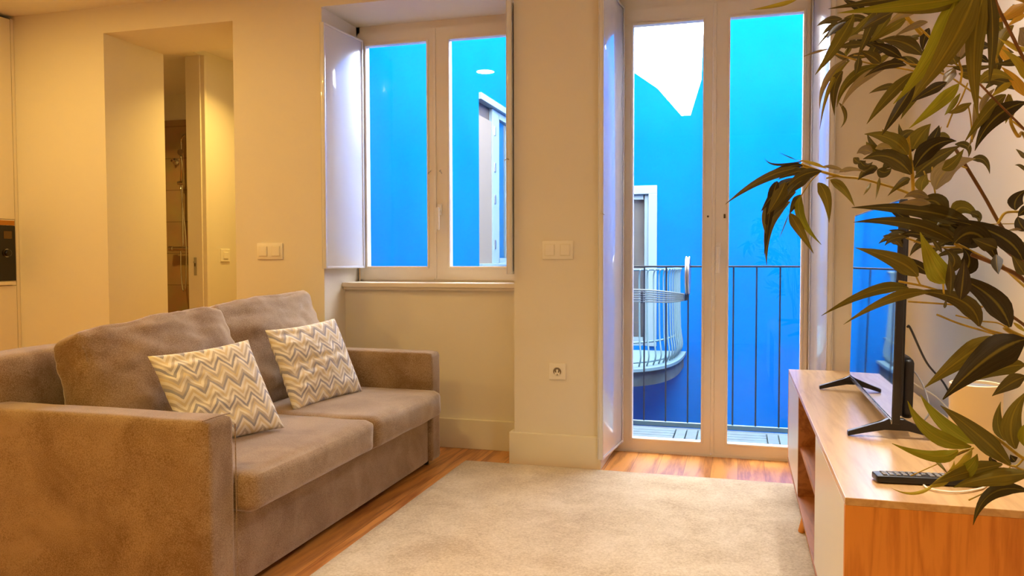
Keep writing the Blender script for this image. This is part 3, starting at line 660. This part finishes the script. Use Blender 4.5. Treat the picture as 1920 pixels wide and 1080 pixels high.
# neighbour's balcony: rounded concrete slab and bellied iron railing
nb_ = thing('balcony', "rounded concrete balcony with curved pale railing across the courtyard", 'balcony', (-1.6, YF, -.12))
def foot(s):   # footprint curve, s 0 at the right end on the facade, 1 at the left end
    a = math.pi*s; sx_ = math.copysign(abs(math.cos(a))**.62, math.cos(a)); sy_ = abs(math.sin(a))**.62
    return V((-1.62+1.0*sx_, YF-1.75*sy_, 0))
FP = [foot(i/40) for i in range(41)]
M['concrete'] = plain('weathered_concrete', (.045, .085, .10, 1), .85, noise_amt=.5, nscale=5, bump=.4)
sl = bmesh.new(); prism(sl, [p+V((0, 0, -.13)) for p in FP], (0, 0, .15)); obj('slab', sl, M['concrete'], nb_)
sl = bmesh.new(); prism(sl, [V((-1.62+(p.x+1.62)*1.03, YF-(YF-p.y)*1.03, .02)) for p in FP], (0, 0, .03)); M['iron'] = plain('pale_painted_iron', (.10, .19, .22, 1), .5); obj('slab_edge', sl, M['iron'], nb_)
def offs(p, k): return V((-1.62+(p.x+1.62)*k, YF-(YF-p.y)*k, p.z))
for z, k in ((1.03, .965), (.30, .965), (.10, .965)): obj('rail', tube(bmesh.new(), [offs(p, k)+V((0, 0, z)) for p in FP], .011, 8), M['iron'], nb_, smooth='all')
dist = 0; last = FP[0]; nbar = 0
for s in [i/400 for i in range(4, 397)]:
    p = foot(s)
    if (p-last).length >= .105:
        last = p; nbar += 1
        q = offs(p, .965); o2 = offs(p, 1.0)
        pts = smoothpath([q+V((0, 0, .06)), o2+V((0, 0, .16)), offs(p, .975)+V((0, 0, .36)), q+V((0, 0, .8)), q+V((0, 0, .97)), offs(p, .985)+V((0, 0, 1.03))], 3)
        obj('baluster', tube(bmesh.new(), pts, .009, 6), M['iron'], nb_, smooth='all')
# own balcony
bal = sempty('trim_1', (0, 5.2, 0))
obj('deck_slab', bx((-1.2, 4.8, -.16), (1.2, 5.58, -.03)), M['concrete'], bal)
M['deck'] = plain('grey_deck_tile', (.045, .10, .13, 1), .6, noise_amt=.3, nscale=12)
rl = thing('balcony_railing', 'thin dark metal railing with upright bars just outside the french door', 'railing', (-.1, 5.5, 0))
M['rail'] = plain('dark_blue_grey_metal', (.006, .02, .035, 1), .5)
obj('top_rail', bx((-1.2, 5.492, 1.083), (1.2, 5.508, 1.095), .002), M['rail'], rl)
o = obj('bottom_rail', bx((-1.2, 5.485, -.005), (1.2, 5.515, .025), .002), M['iron'], rl); o['label'] = 'pale lower rail'
for i in range(16): 
    x = -.626+.1475*(i-3)
    obj('baluster', tube(bmesh.new(), [(x, 5.5, .02), (x, 5.5, 1.085)], .0055, 8), M['rail'], rl)
TS = .29
k = 0
for ix in range(-3, 5):
    for iy in range(2):
        x0 = -.40+ix*TS+ (0); y0 = 4.86+iy*TS
        o = bmesh.new(); vert = (ix+iy) % 2
        for q in range(4):
            a = TS/4*q
            if vert: box(o, (x0+a+.004, y0+.004, -.03), (x0+a+TS/4-.004, y0+TS-.004, -.008), .002)
            else: box(o, (x0+.004, y0+a+.004, -.03), (x0+TS-.004, y0+a+TS/4-.004, -.008), .002)
        t_ = obj('deck_tile', o, M['deck']); tag(t_, 'slatted grey deck tile on the balcony floor outside the french door', 'deck tile', 'deck tiles on the balcony floor')
# pulley clothesline fixed to the railing
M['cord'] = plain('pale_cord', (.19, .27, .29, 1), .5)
cl = thing('clothesline', 'pulley clothesline with white cords and a steel wheel on the balcony railing', 'clothesline', (-.6, 5.42, .9))
for i in range(6):
    z = .855+i*.0155
    pts = smoothpath([(-1.15, 5.40, z-.004), (-.9, 5.36, z), (-.62, 5.35, z+.002), (-.45, 5.38, z-.002-.002*i), (-.352, 5.42, .885+(i-2.5)*.008)], 6)
    obj('cord', tube(bmesh.new(), pts, .0055, 6), M['cord'], cl, smooth='all')
wl = obj('wheel', lathe(bmesh.new(), [(.02, -.012), (.118, -.010), (.128, -.013), (.128, -.006), (.120, 0), (.128, .006), (.128, .013), (.118, .010), (.02, .012)], (-.330, 5.44, 1.03), 40, 'X'), M['steel'], cl, smooth=30)
obj('bracket', tube(bmesh.new(), [(-.330, 5.44, 1.03), (-.338, 5.45, .93), (-.345, 5.47, .865)], .010, 8), M['rail'], cl, smooth='all')
obj('clamp', bx((-.632, 5.345, .845), (-.618, 5.37, .925), .002), M['rail'], cl)
obj('support_arm', tube(bmesh.new(), [(-.345, 5.47, .87), (-.345, 5.5, .87)], .012, 8), M['rail'], cl)

# ================================================================== PLANT
pl = thing('potted_bamboo', 'artificial bamboo plant with arching olive leaves in the right foreground', 'plant', (.57, 1.28, 0))
PX, PY = .57, 1.28
obj('pot', lathe(bmesh.new(), [(.11, 0), (.12, .005), (.15, .26), (.155, .28), (.145, .28), (.14, .25), (.0, .25)], (PX, PY, 0), 40), M['cream'], pl, smooth=40)
obj('soil', lathe(bmesh.new(), [(.139, .235), (.135, .255), (.0, .262)], (PX, PY, 0), 32), plain('dark_moss', (.05, .05, .02, 1), .9), pl)
TONES = {'d': (.095, .078, .026), 'o': (.16, .135, .024), 'g': (.25, .25, .02), 'y': (.40, .33, .04), 'k': (.045, .036, .018), 'w': (.26, .21, .115), 'a': (.55, .32, .04)}
class Spray:
    def __init__(s, ox, oy, sc, depth): s.ox, s.oy, s.sc, s.d = ox, oy, sc, depth; s.leaves = bmesh.new(); s.uv = s.leaves.loops.layers.uv.new('UVMap'); s.cl = s.leaves.loops.layers.float_color.new('leafcol'); s.tw = bmesh.new()
    def P(s, x, y, dd=0): return px(s.ox+x/s.sc, s.oy+y/s.sc, s.d+dd)
    def leaf(s, b, m_, t_, w, tone='o', dd=None):
        r = random.random; d0 = (r()-.5)*.10 if dd is None else dd
        tip = d0-(r()-.35)*.07
        B, Mid, T = s.P(*b, d0), s.P(*m_, (d0+tip)/2), s.P(*t_, tip)
        Cc = Mid*2-(B+T)/2
        ww = w/s.sc/FPX*(s.d+d0)*.61; N = 12
        col = TONES[tone]; k = .8+.4*r(); col = (col[0]*k, col[1]*k, col[2]*k, 1)
        tw = (r()-.5)*.7; rows = []
        for i in range(N+1):
            q = i/N; p = B*(1-q)**2+Cc*2*q*(1-q)+T*q*q
            tg = ((Cc-B)*(1-q)+(T-Cc)*q).normalized(); view = (p-CAM).normalized()
            side = tg.cross(view).normalized(); nrm = side.cross(tg)
            a = tw*(1-.5*q); sd = side*math.cos(a)+nrm*math.sin(a); nn = nrm*math.cos(a)-side*math.sin(a)
            hw = ww*(min(1, (q/.28))**.6 if q < .28 else (1-((q-.28)/.72)**1.55))
            hw = max(hw, ww*.03) if q else ww*.12
            rows.append([s.leaves.verts.new(p+sd*hw*e+nn*(abs(e)*hw*.28)) for e in (-1, -.5, 0, .5, 1)])
        for i in range(N):
            for j in range(4):
                f = s.leaves.faces.new((rows[i][j], rows[i][j+1], rows[i+1][j+1], rows[i+1][j]))
                for lp, (u_, v_) in zip(f.loops, ((j, i), (j+1, i), (j+1, i+1), (j, i+1))): lp[s.uv].uv = (u_/4, v_/N); lp[s.cl] = col
    def twig(s, pts, w, dd=0.03, extra=None):
        P_ = [s.P(*p[:2], (p[2] if len(p) > 2 else dd)) for p in pts]
        if extra: P_ += [V(e) for e in extra]
        tube(s.tw, smoothpath(P_, 5), w/s.sc/FPX*s.d*.62, 7)
    def fill(s, n, x0, y0, x1, y1, w, L, dd=.10, ang=(-2.9, -1.9), tones='dokod'):
        for i in range(n):
            x, y = random.uniform(x0, x1), random.uniform(y0, y1); a = -random.uniform(*ang); l = L*random.uniform(.6, 1.15)
            tx, ty = x+math.cos(a)*l, y+math.sin(a)*l
            s.leaf((x, y), ((x+tx)/2-random.uniform(0, .12)*l, (y+ty)/2-random.uniform(.0, .16)*l), (tx, ty), w*random.uniform(.6, 1.1), random.choice(tones), dd)
    def done(s, mat='twig'):
        br = obj('branch', s.tw, M[mat], pl, smooth='all')
        fo = obj('foliage', s.leaves, M['leaf'], br, smooth='keep')
        return br
# --- spray reaching left over the door
A = Spray(1360, 260, 3.375, 1.30)
for b, m_, t_, w_, c_ in [((480, 185), (250, 250), (0, 415), 52, 'd'), ((490, 175), (360, 190), (110, 316), 34, 'k'), ((610, 205), (480, 235), (385, 320), 56, 'd'), ((440, 250), (330, 330), (225, 462), 62, 'k'),
    ((445, 335), (290, 440), (255, 600), 84, 'd'), ((410, 400), (285, 530), (262, 800), 58, 'd'), ((330, 270), (290, 420), (246, 740), 56, 'k'), ((380, 275), (330, 380), (265, 480), 74, 'd'), ((480, 362), (480, 500), (607, 670), 50, 'g'), ((478, 355), (440, 410), (405, 480), 44, 'd'),
    ((408, 472), (470, 575), (558, 726), 56, 'o'), ((585, 280), (640, 370), (656, 532), 62, 'o'), ((665, 260), (745, 320), (818, 428), 48, 'o'), ((720, 212), (800, 192), (888, 212), 26, 'w'), ((640, 188), (540, 152), (455, 136), 18, 'y'),
    ((500, 140), (330, 165), (250, 125), 14, 'k'), ((450, 135), (390, 110), (335, 85), 6, 'k'), ((560, 215), (450, 290), (395, 360), 60, 'd'), ((400, 480), (370, 560), (340, 632), 6, 'd'), ((620, 175), (700, 185), (760, 215), 22, 'w'), ((530, 200), (430, 215), (330, 260), 40, 'd')]:
    A.leaf(b, m_, t_, w_, c_)
A.twig([(480, 160), (600, 205), (720, 238), (850, 252), (945, 275), (1190, 360), (1500, 560, .02), (1800, 850, 0)], 14, extra=[(PX-.02, PY-.02, .92), (PX, PY, .7)])
A.twig([(600, 210), (540, 270), (480, 360)], 7); A.twig([(640, 250), (700, 240)], 8); A.twig([(480, 180), (560, 195), (720, 235)], 12)
A.done()
# --- top left spray
B = Spray(1360, 0, 4.153, 1.15)
for b, m_, t_, w_, c_ in [((1000, 110), (880, 330), (700, 582), 92, 'o'), ((800, 382), (700, 408), (588, 448), 16, 'w'), ((960, 455), (790, 620), (735, 850), 46, 'w'), ((970, 470), (820, 660), (735, 1012), 34, 'o'), ((915, 555), (850, 680), (850, 900), 64, 'd'),
    ((1195, 505), (970, 620), (868, 835), 64, 'o'), ((1260, 525), (1040, 640), (900, 840), 56, 'w'), ((885, 800), (935, 900), (898, 995), 26, 'd'), ((1090, 345), (980, 350), (868, 372), 50, 'd'), ((1195, 340), (1150, 420), (1185, 495), 62, 'd'), ((1190, 75), (1120, 240), (1028, 452), 76, 'd'),
    ((560, -5), (380, 45), (185, 78), 30, 'y'), ((980, 140), (850, 220), (720, 358), 32, 'd'), ((1140, 105), (1030, 230), (930, 305), 48, 'o'), ((1300, 90), (1200, 240), (1120, 330), 60, 'o'), ((1040, 440), (1030, 520), (1010, 590), 48, 'd'), ((1100, 300), (1000, 290), (900, 350), 34, 'w'), ((940, 170), (850, 230), (790, 300), 40, 'k'), ((890, 260), (850, 250), (760, 285), 26, 'k')]:
    B.leaf(b, m_, t_, w_, c_)
B.fill(16, 900, 60, 1300, 480, 46, 200, .08, (2.6, 4.2), 'dookd'); B.twig([(850, 415), (1000, 462), (1180, 505), (1500, 560), (1900, 700)], 12, extra=[(PX-.05, PY-.04, 1.15), (PX, PY, .8)]); B.twig([(1180, 505), (1100, 440), (1000, 430)], 6); B.done()
# --- big close leaves hanging from the top, and the tangle behind them
D0 = Spray(1620, 0, 3.6, .80)
for b, m_, t_, w_, c_ in [((640, -90), (480, 330), (198, 702), 118, 'g'), ((760, -90), (610, 260), (330, 670), 150, 'o'), ((820, -80), (745, 330), (772, 805), 104, 'o'), ((850, -60), (868, 250), (842, 590), 64, 'd'), ((700, -20), (300, 35), (-180, 88), 80, 'g'), ((640, -50), (200, -8), (-240, 60), 70, 'd'), ((660, -80), (500, 50), (100, 75), 60, 'o')]:
    D0.leaf(b, m_, t_, w_, c_, 0)
D0.twig([(620, -80), (740, -110), (860, -60), (1000, -20), (1150, 60), (1500, 400), (1700, 1200)], 18, extra=[(.44, .98, .8), (PX, PY, .4)])
D0.done()
D1 = Spray(1620, 0, 3.6, 1.1)
for b, m_, t_, w_, c_ in [((330, 490), (160, 660), (18, 838), 66, 'o'), ((345, 560), (230, 740), (122, 912), 64, 'k'), ((430, 500), (340, 640), (248, 805), 66, 'o'), ((560, 555), (450, 610), (320, 690), 58, 'k'), ((640, 565), (500, 700), (303, 868), 74, 'g'), ((610, 455), (570, 520), (540, 590), 62, 'w'),
    ((395, 370), (260, 285), (100, 275), 84, 'd'), ((255, 392), (150, 330), (40, 295), 58, 'k'), ((285, 440), (150, 440), (0, 522), 48, 'k'), ((110, 425), (50, 380), (-30, 340), 64, 'd'), ((285, 125), (180, 190), (55, 282), 66, 'o'), ((440, 190), (405, 270), (398, 345), 52, 'k'), ((620, 430), (590, 380), (525, 325), 64, 'd'),
    ((640, 400), (665, 300), (722, 205), 56, 'w'), ((1090, 650), (1020, 540), (925, 450), 58, 'a'), ((1000, 445), (930, 330), (875, 255), 50, 'a'), ((1085, 20), (1010, 80), (885, 155), 74, 'a'), ((1085, 95), (1030, 130), (965, 182), 38, 'a'), ((960, 640), (840, 750), (678, 960), 76, 'o'), ((1090, 690), (880, 800), (748, 1018), 96, 'k'),
    ((975, 635), (975, 740), (955, 835), 48, 'o'), ((780, 565), (880, 500), (1010, 545), 66, 'o'), ((600, 455), (750, 462), (900, 435), 40, 'd'), ((640, 495), (760, 520), (900, 520), 40, 'o'), ((1060, 610), (900, 545), (755, 565), 56, 'd'), ((650, 630), (590, 720), (543, 778), 32, 'g'), ((725, 695), (640, 740), (565, 762), 44, 'o'), ((740, 700), (750, 850), (700, 1005), 36, 'w'),
    ((200, 80), (80, 140), (-20, 200), 60, 'd'), ((360, 80), (250, 100), (150, 180), 46, 'w'), ((430, 150), (330, 180), (200, 250), 40, 'w'), ((880, 330), (900, 440), (870, 520), 60, 'd'), ((1010, 170), (930, 260), (900, 400), 60, 'o'), ((720, 230), (690, 330), (620, 420), 60, 'd'), ((560, 350), (480, 420), (380, 470), 50, 'd'), ((1100, 380), (1000, 420), (880, 430), 50, 'd'), ((880, 600), (800, 700), (800, 780), 34, 'w'), ((1000, 560), (930, 600), (850, 660), 40, 'y')]:
    D1.leaf(b, m_, t_, w_, c_)
D1.fill(34, 120, 60, 1080, 620, 46, 190, .09, (1.9, 4.0)); D1.twig([(250, 120), (330, 150), (420, 230), (620, 430), (700, 500), (900, 560), (1150, 640)], 12, extra=[(.43, 1.2, 1.3), (PX-.02, PY, 1.0)]); D1.twig([(130, 350), (260, 405), (330, 435), (620, 450)], 9); D1.twig([(250, 60), (300, 130), (390, 235)], 20, 0); D1.twig([(650, 560), (660, 480), (640, 400), (680, 330)], 12, 0)
D1.twig([(560, 860), (600, 760), (650, 680), (700, 560)], 9); D1.twig([(730, 960), (720, 800), (700, 700)], 8); D1.twig([(980, 640), (1010, 740), (990, 820), (1040, 920), (1100, 950)], 18, extra=[(.40, 1.15, 1.15), (PX, PY, .9)])
D1.twig([(900, 430), (880, 300), (920, 260), (1050, 330)], 16); D1.done()
# --- middle cluster in front of the right wall
E1 = Spray(1600, 240, 3.856, 1.22)
for b, m_, t_, w_, c_ in [((395, 195), (270, 80), (80, 44), 96, 'o'), ((418, 335), (260, 210), (70, 225), 116, 'd'), ((135, 180), (80, 160), (25, 185), 66, 'w'), ((45, 235), (90, 275), (140, 245), 60, 'd'), ((0, 215), (25, 240), (48, 252), 44, 'd'), ((175, 300), (230, 320), (275, 290), 74, 'd'), ((430, 150), (490, 50), (560, -30), 116, 'o'), ((545, 145), (590, 60), (620, -20), 66, 'k'),
    ((445, 285), (580, 130), (745, 95), 110, 'k'), ((458, 335), (600, 220), (775, 128), 106, 'd'), ((735, 118), (825, 135), (832, 212), 44, 'd'), ((595, 445), (690, 290), (885, 222), 124, 'w'), ((855, 228), (945, 235), (986, 332), 48, 'd'), ((412, 368), (350, 395), (248, 492), 50, 'd'), ((495, 455), (500, 390), (535, 335), 76, 'o'), ((125, 395), (105, 440), (70, 488), 18, 'o'), ((190, 355), (180, 430), (160, 518), 20, 'o'),
    ((860, 705), (500, 600), (-12, 575), 104, 'd'), ((735, 830), (900, 770), (1060, 1000), 150, 'k'), ((1225, 955), (1040, 770), (640, 655), 116, 'k'), ((735, 825), (400, 690), (0, 682), 84, 'd'), ((570, 805), (450, 765), (325, 782), 58, 'k'), ((390, 790), (290, 800), (228, 852), 40, 'd'), ((665, 650), (590, 530), (470, 560), 112, 'd'), ((720, 625), (800, 575), (915, 655), 94, 'o'), ((845, 612), (905, 640), (902, 694), 48, 'd'),
    ((560, 545), (450, 535), (325, 545), 46, 'w'), ((545, 505), (450, 475), (365, 505), 54, 'w'), ((550, 1060), (450, 985), (330, 930), 64, 'k'), ((690, 1045), (730, 950), (650, 868), 74, 'd'), ((785, 1060), (840, 960), (790, 868), 104, 'k'), ((1175, 595), (1175, 520), (1250, 445), 86, 'k'), ((1250, 745), (1205, 690), (1190, 640), 70, 'k'), ((1250, 720), (1180, 732), (1108, 742), 22, 'w'), ((1250, 225), (1215, 185), (1174, 152), 26, 'd'), ((1250, 320), (1210, 275), (1168, 270), 22, 'd'),
    ((640, 300), (720, 250), (800, 150), 70, 'o'), ((800, 690), (650, 700), (480, 640), 110, 'd'), ((950, 780), (850, 740), (700, 700), 130, 'k'), ((760, 800), (600, 760), (430, 720), 90, 'd'), ((980, 800), (820, 800), (720, 790), 120, 'k'), ((330, 90), (380, 40), (440, 20), 50, 'd'), ((620, 120), (600, 60), (640, -10), 60, 'w'), ((160, 150), (220, 130), (280, 150), 44, 'w'), ((640, 900), (600, 840), (560, 800), 30, 'd'), ((1040, 870), (960, 840), (860, 800), 90, 'd')]:
    E1.leaf(b, m_, t_, w_, c_)
E1.fill(16, 150, -20, 700, 330, 54, 170, .08, (1.8, 4.2), 'dookd'); E1.fill(14, 300, 560, 950, 900, 60, 230, .07, (2.6, 3.9), 'kdkd'); E1.twig([(390, 20), (405, 150), (425, 310), (435, 480)], 20, -.02); E1.twig([(570, 280), (580, 400), (595, 490)], 10); E1.twig([(735, 835), (960, 950), (1200, 1080), (1400, 1250)], 24, extra=[(.46, 1.24, .9), (PX, PY, .6)])
E1.twig([(425, 490), (600, 560), (820, 700), (1150, 860), (1400, 1100)], 14, .06, extra=[(.47, 1.26, .98), (PX, PY, .75)]); E1.twig([(330, 770), (440, 815), (600, 860), (780, 860)], 12); E1.twig([(1045, 690), (1090, 620), (1150, 605), (1260, 612)], 16); E1.twig([(1240, 310), (1300, 330), (1400, 420)], 8, extra=[(.48, 1.25, 1.0)]); E1.twig([(1245, 222), (1300, 250), (1400, 420)], 8); E1.twig([(700, 620), (800, 690), (1190, 692)], 6, .06)
E1.twig([(240, 180), (330, 230), (415, 300)], 8); E1.twig([(680, 245), (740, 260), (820, 290)], 10); E1.twig([(510, 310), (540, 380), (590, 385)], 9); E1.done()
F1 = Spray(1600, 240, 3.856, 1.28)     # brown cane rising behind
F1.leaf((1240, 1020), (1190, 860), (1060, 790), 100, 'd'); F1.leaf((1290, 560), (1230, 600), (1190, 640), 60, 'k')
F1.twig([(740, 155), (830, 300), (950, 500), (1050, 680), (1150, 830), (1240, 1010), (1400, 1300), (1500, 1700)], 20, 0, extra=[(.53, 1.28, .6), (PX+.01, PY, .28)]); F1.twig([(1000, 790), (1160, 930), (1300, 1010), (1450, 1300)], 20, 0, extra=[(.50, 1.27, .8), (PX, PY, .5)])
F1.done('cane')
T1 = Spray(1620, 0, 3.6, 1.0); T1.twig([(870, -60), (900, 40), (980, 200), (1060, 360), (1150, 520), (1300, 760), (1500, 1300)], 18, 0, extra=[(.48, 1.1, .85), (PX, PY-.01, .3)]); T1.twig([(775, 560), (940, 730), (1080, 870), (1300, 1100)], 12, .05, extra=[(.47, 1.18, .95), (PX, PY, .7)])
T1.leaf((1130, 330), (1100, 240), (1050, 190), 110, 'w', .05); T1.leaf((1120, 560), (1060, 440), (930, 330), 60, 'y', .03); T1.leaf((1100, 300), (1040, 330), (900, 250), 34, 'y', .02); T1.done('cane')
# --- lower spray in front of the television and the container
G1 = Spray(1540, 480, 3.374, 1.15)
for b, m_, t_, w_, c_ in [((612, 130), (480, 30), (215, -52), 96, 'o'), ((795, 170), (720, 70), (625, -150), 120, 'g'), ((552, 205), (320, 225), (0, 378), 62, 'o'), ((680, 232), (440, 270), (140, 434), 56, 'o'), ((1000, 445), (880, 280), (560, 222), 96, 'd'), ((1195, 450), (1060, 250), (800, 115), 124, 'k'), ((1100, 510), (900, 640), (652, 834), 112, 'o'), ((1290, 525), (1060, 640), (768, 908), 176, 'k'),
    ((1290, 690), (1150, 710), (985, 787), 84, 'o'), ((1290, 760), (1190, 810), (1080, 886), 80, 'd'), ((880, 275), (895, 150), (905, 20), 84, 'k'), ((815, 245), (820, 120), (805, 20), 52, 'd'), ((1105, -10), (1110, 50), (1120, 115), 58, 'k'), ((780, 330), (785, 300), (795, 260), 16, 'd')]:
    G1.leaf(b, m_, t_, w_, c_)
G1.twig([(730, 370), (880, 430), (1130, 505), (1400, 600)], 11, extra=[(.46, 1.22, .90), (PX, PY, .7)]); G1.twig([(490, 160), (700, 205), (880, 285), (1000, 440), (1170, 500)], 12); G1.twig([(550, 288), (800, 305), (1020, 322)], 10); G1.twig([(600, 130), (625, 180), (650, 190)], 9, 0); G1.twig([(1160, 450), (1200, 480), (1300, 530), (1420, 640)], 26, extra=[(.46, 1.22, .84), (PX, PY, .55)]); G1.twig([(850, 375), (1000, 410), (1120, 425), (1200, 470)], 8); G1.twig([(770, 160), (775, 240)], 10, 0); G1.done()
H1 = Spray(1540, 480, 3.374, 1.2)
H1.twig([(950, -10), (1120, 60), (1290, 160), (1450, 400)], 22, 0, extra=[(.47, 1.24, .88), (PX, PY, .5)]); H1.twig([(1205, 380), (1300, 450), (1420, 560)], 16, 0, extra=[(.47, 1.24, .82), (PX, PY, .55)]); H1.leaf((1290, 120), (1250, 60), (1200, -20), 60, 'd'); H1.leaf((1290, 480), (1240, 440), (1215, 420), 20, 'y'); H1.done('cane')
I1 = Spray(1640, 720, 3.857, 1.22)
for b, m_, t_, w_, c_ in [((722, 432), (500, 290), (328, 72), 84, 'g'), ((700, 455), (410, 355), (238, 122), 92, 'g'), ((985, 585), (740, 360), (475, 155), 118, 'o'), ((602, 478), (420, 520), (125, 430), 80, 'g'), ((400, 742), (530, 670), (575, 555), 52, 'y'), ((590, 672), (690, 600), (742, 505), 84, 'g'), ((925, 580), (660, 640), (408, 728), 92, 'o'), ((1130, 645), (820, 680), (570, 748), 112, 'o'),
    ((1110, 775), (850, 790), (712, 1020), 84, 'd'), ((432, 542), (480, 590), (528, 650), 22, 'o'), ((440, 720), (290, 790), (125, 755), 22, 'y'), ((945, 410), (890, 290), (912, 128), 68, 'o'), ((1020, 470), (990, 260), (1110, 45), 116, 'o'), ((1085, 450), (1075, 350), (1110, 280), 60, 'g'), ((905, 590), (850, 560), (835, 520), 40, 'k'), ((1020, 560), (1000, 540), (980, 510), 50, 'k'), ((700, 470), (640, 560), (520, 640), 40, 'y')]:
    I1.leaf(b, m_, t_, w_, c_)
I1.twig([(400, 740), (520, 650), (620, 570), (710, 465)], 9); I1.twig([(520, 545), (620, 490), (715, 462)], 14); I1.twig([(795, 338), (920, 420), (1080, 540), (1300, 640), (1500, 700)], 20, extra=[(.50, 1.26, .7), (PX, PY, .45)]); I1.twig([(830, 510), (1000, 595), (1080, 540)], 12); I1.twig([(1000, 590), (1100, 630), (1400, 690)], 14, extra=[(.48, 1.25, .7), (PX, PY, .42)]); I1.twig([(680, 840), (850, 750), (980, 600)], 9); I1.twig([(260, 665), (450, 580), (700, 470)], 7)
I1.done()
# canes rising from the pot, the sprays hang from them (outside the frame)
for pts in ([(PX, PY, .24), (PX+.02, PY+.02, .7), (PX+.0, PY+.02, 1.1), (PX-.05, PY-.03, 1.45), (PX-.16, PY-.12, 1.7)], [(PX-.04, PY, .24), (PX-.06, PY+.02, .6), (PX-.08, PY+.03, .82)], [(PX+.03, PY-.03, .24), (PX+.05, PY-.06, .8), (PX, PY-.10, 1.3), (PX-.1, PY-.2, 1.6)], [(PX-.02, PY+.04, .24), (PX-.02, PY+.06, .7), (PX-.06, PY+.08, 1.05)]):
    obj('cane', tube(bmesh.new(), smoothpath(pts), .008, 10), M['cane'], pl, smooth='all')
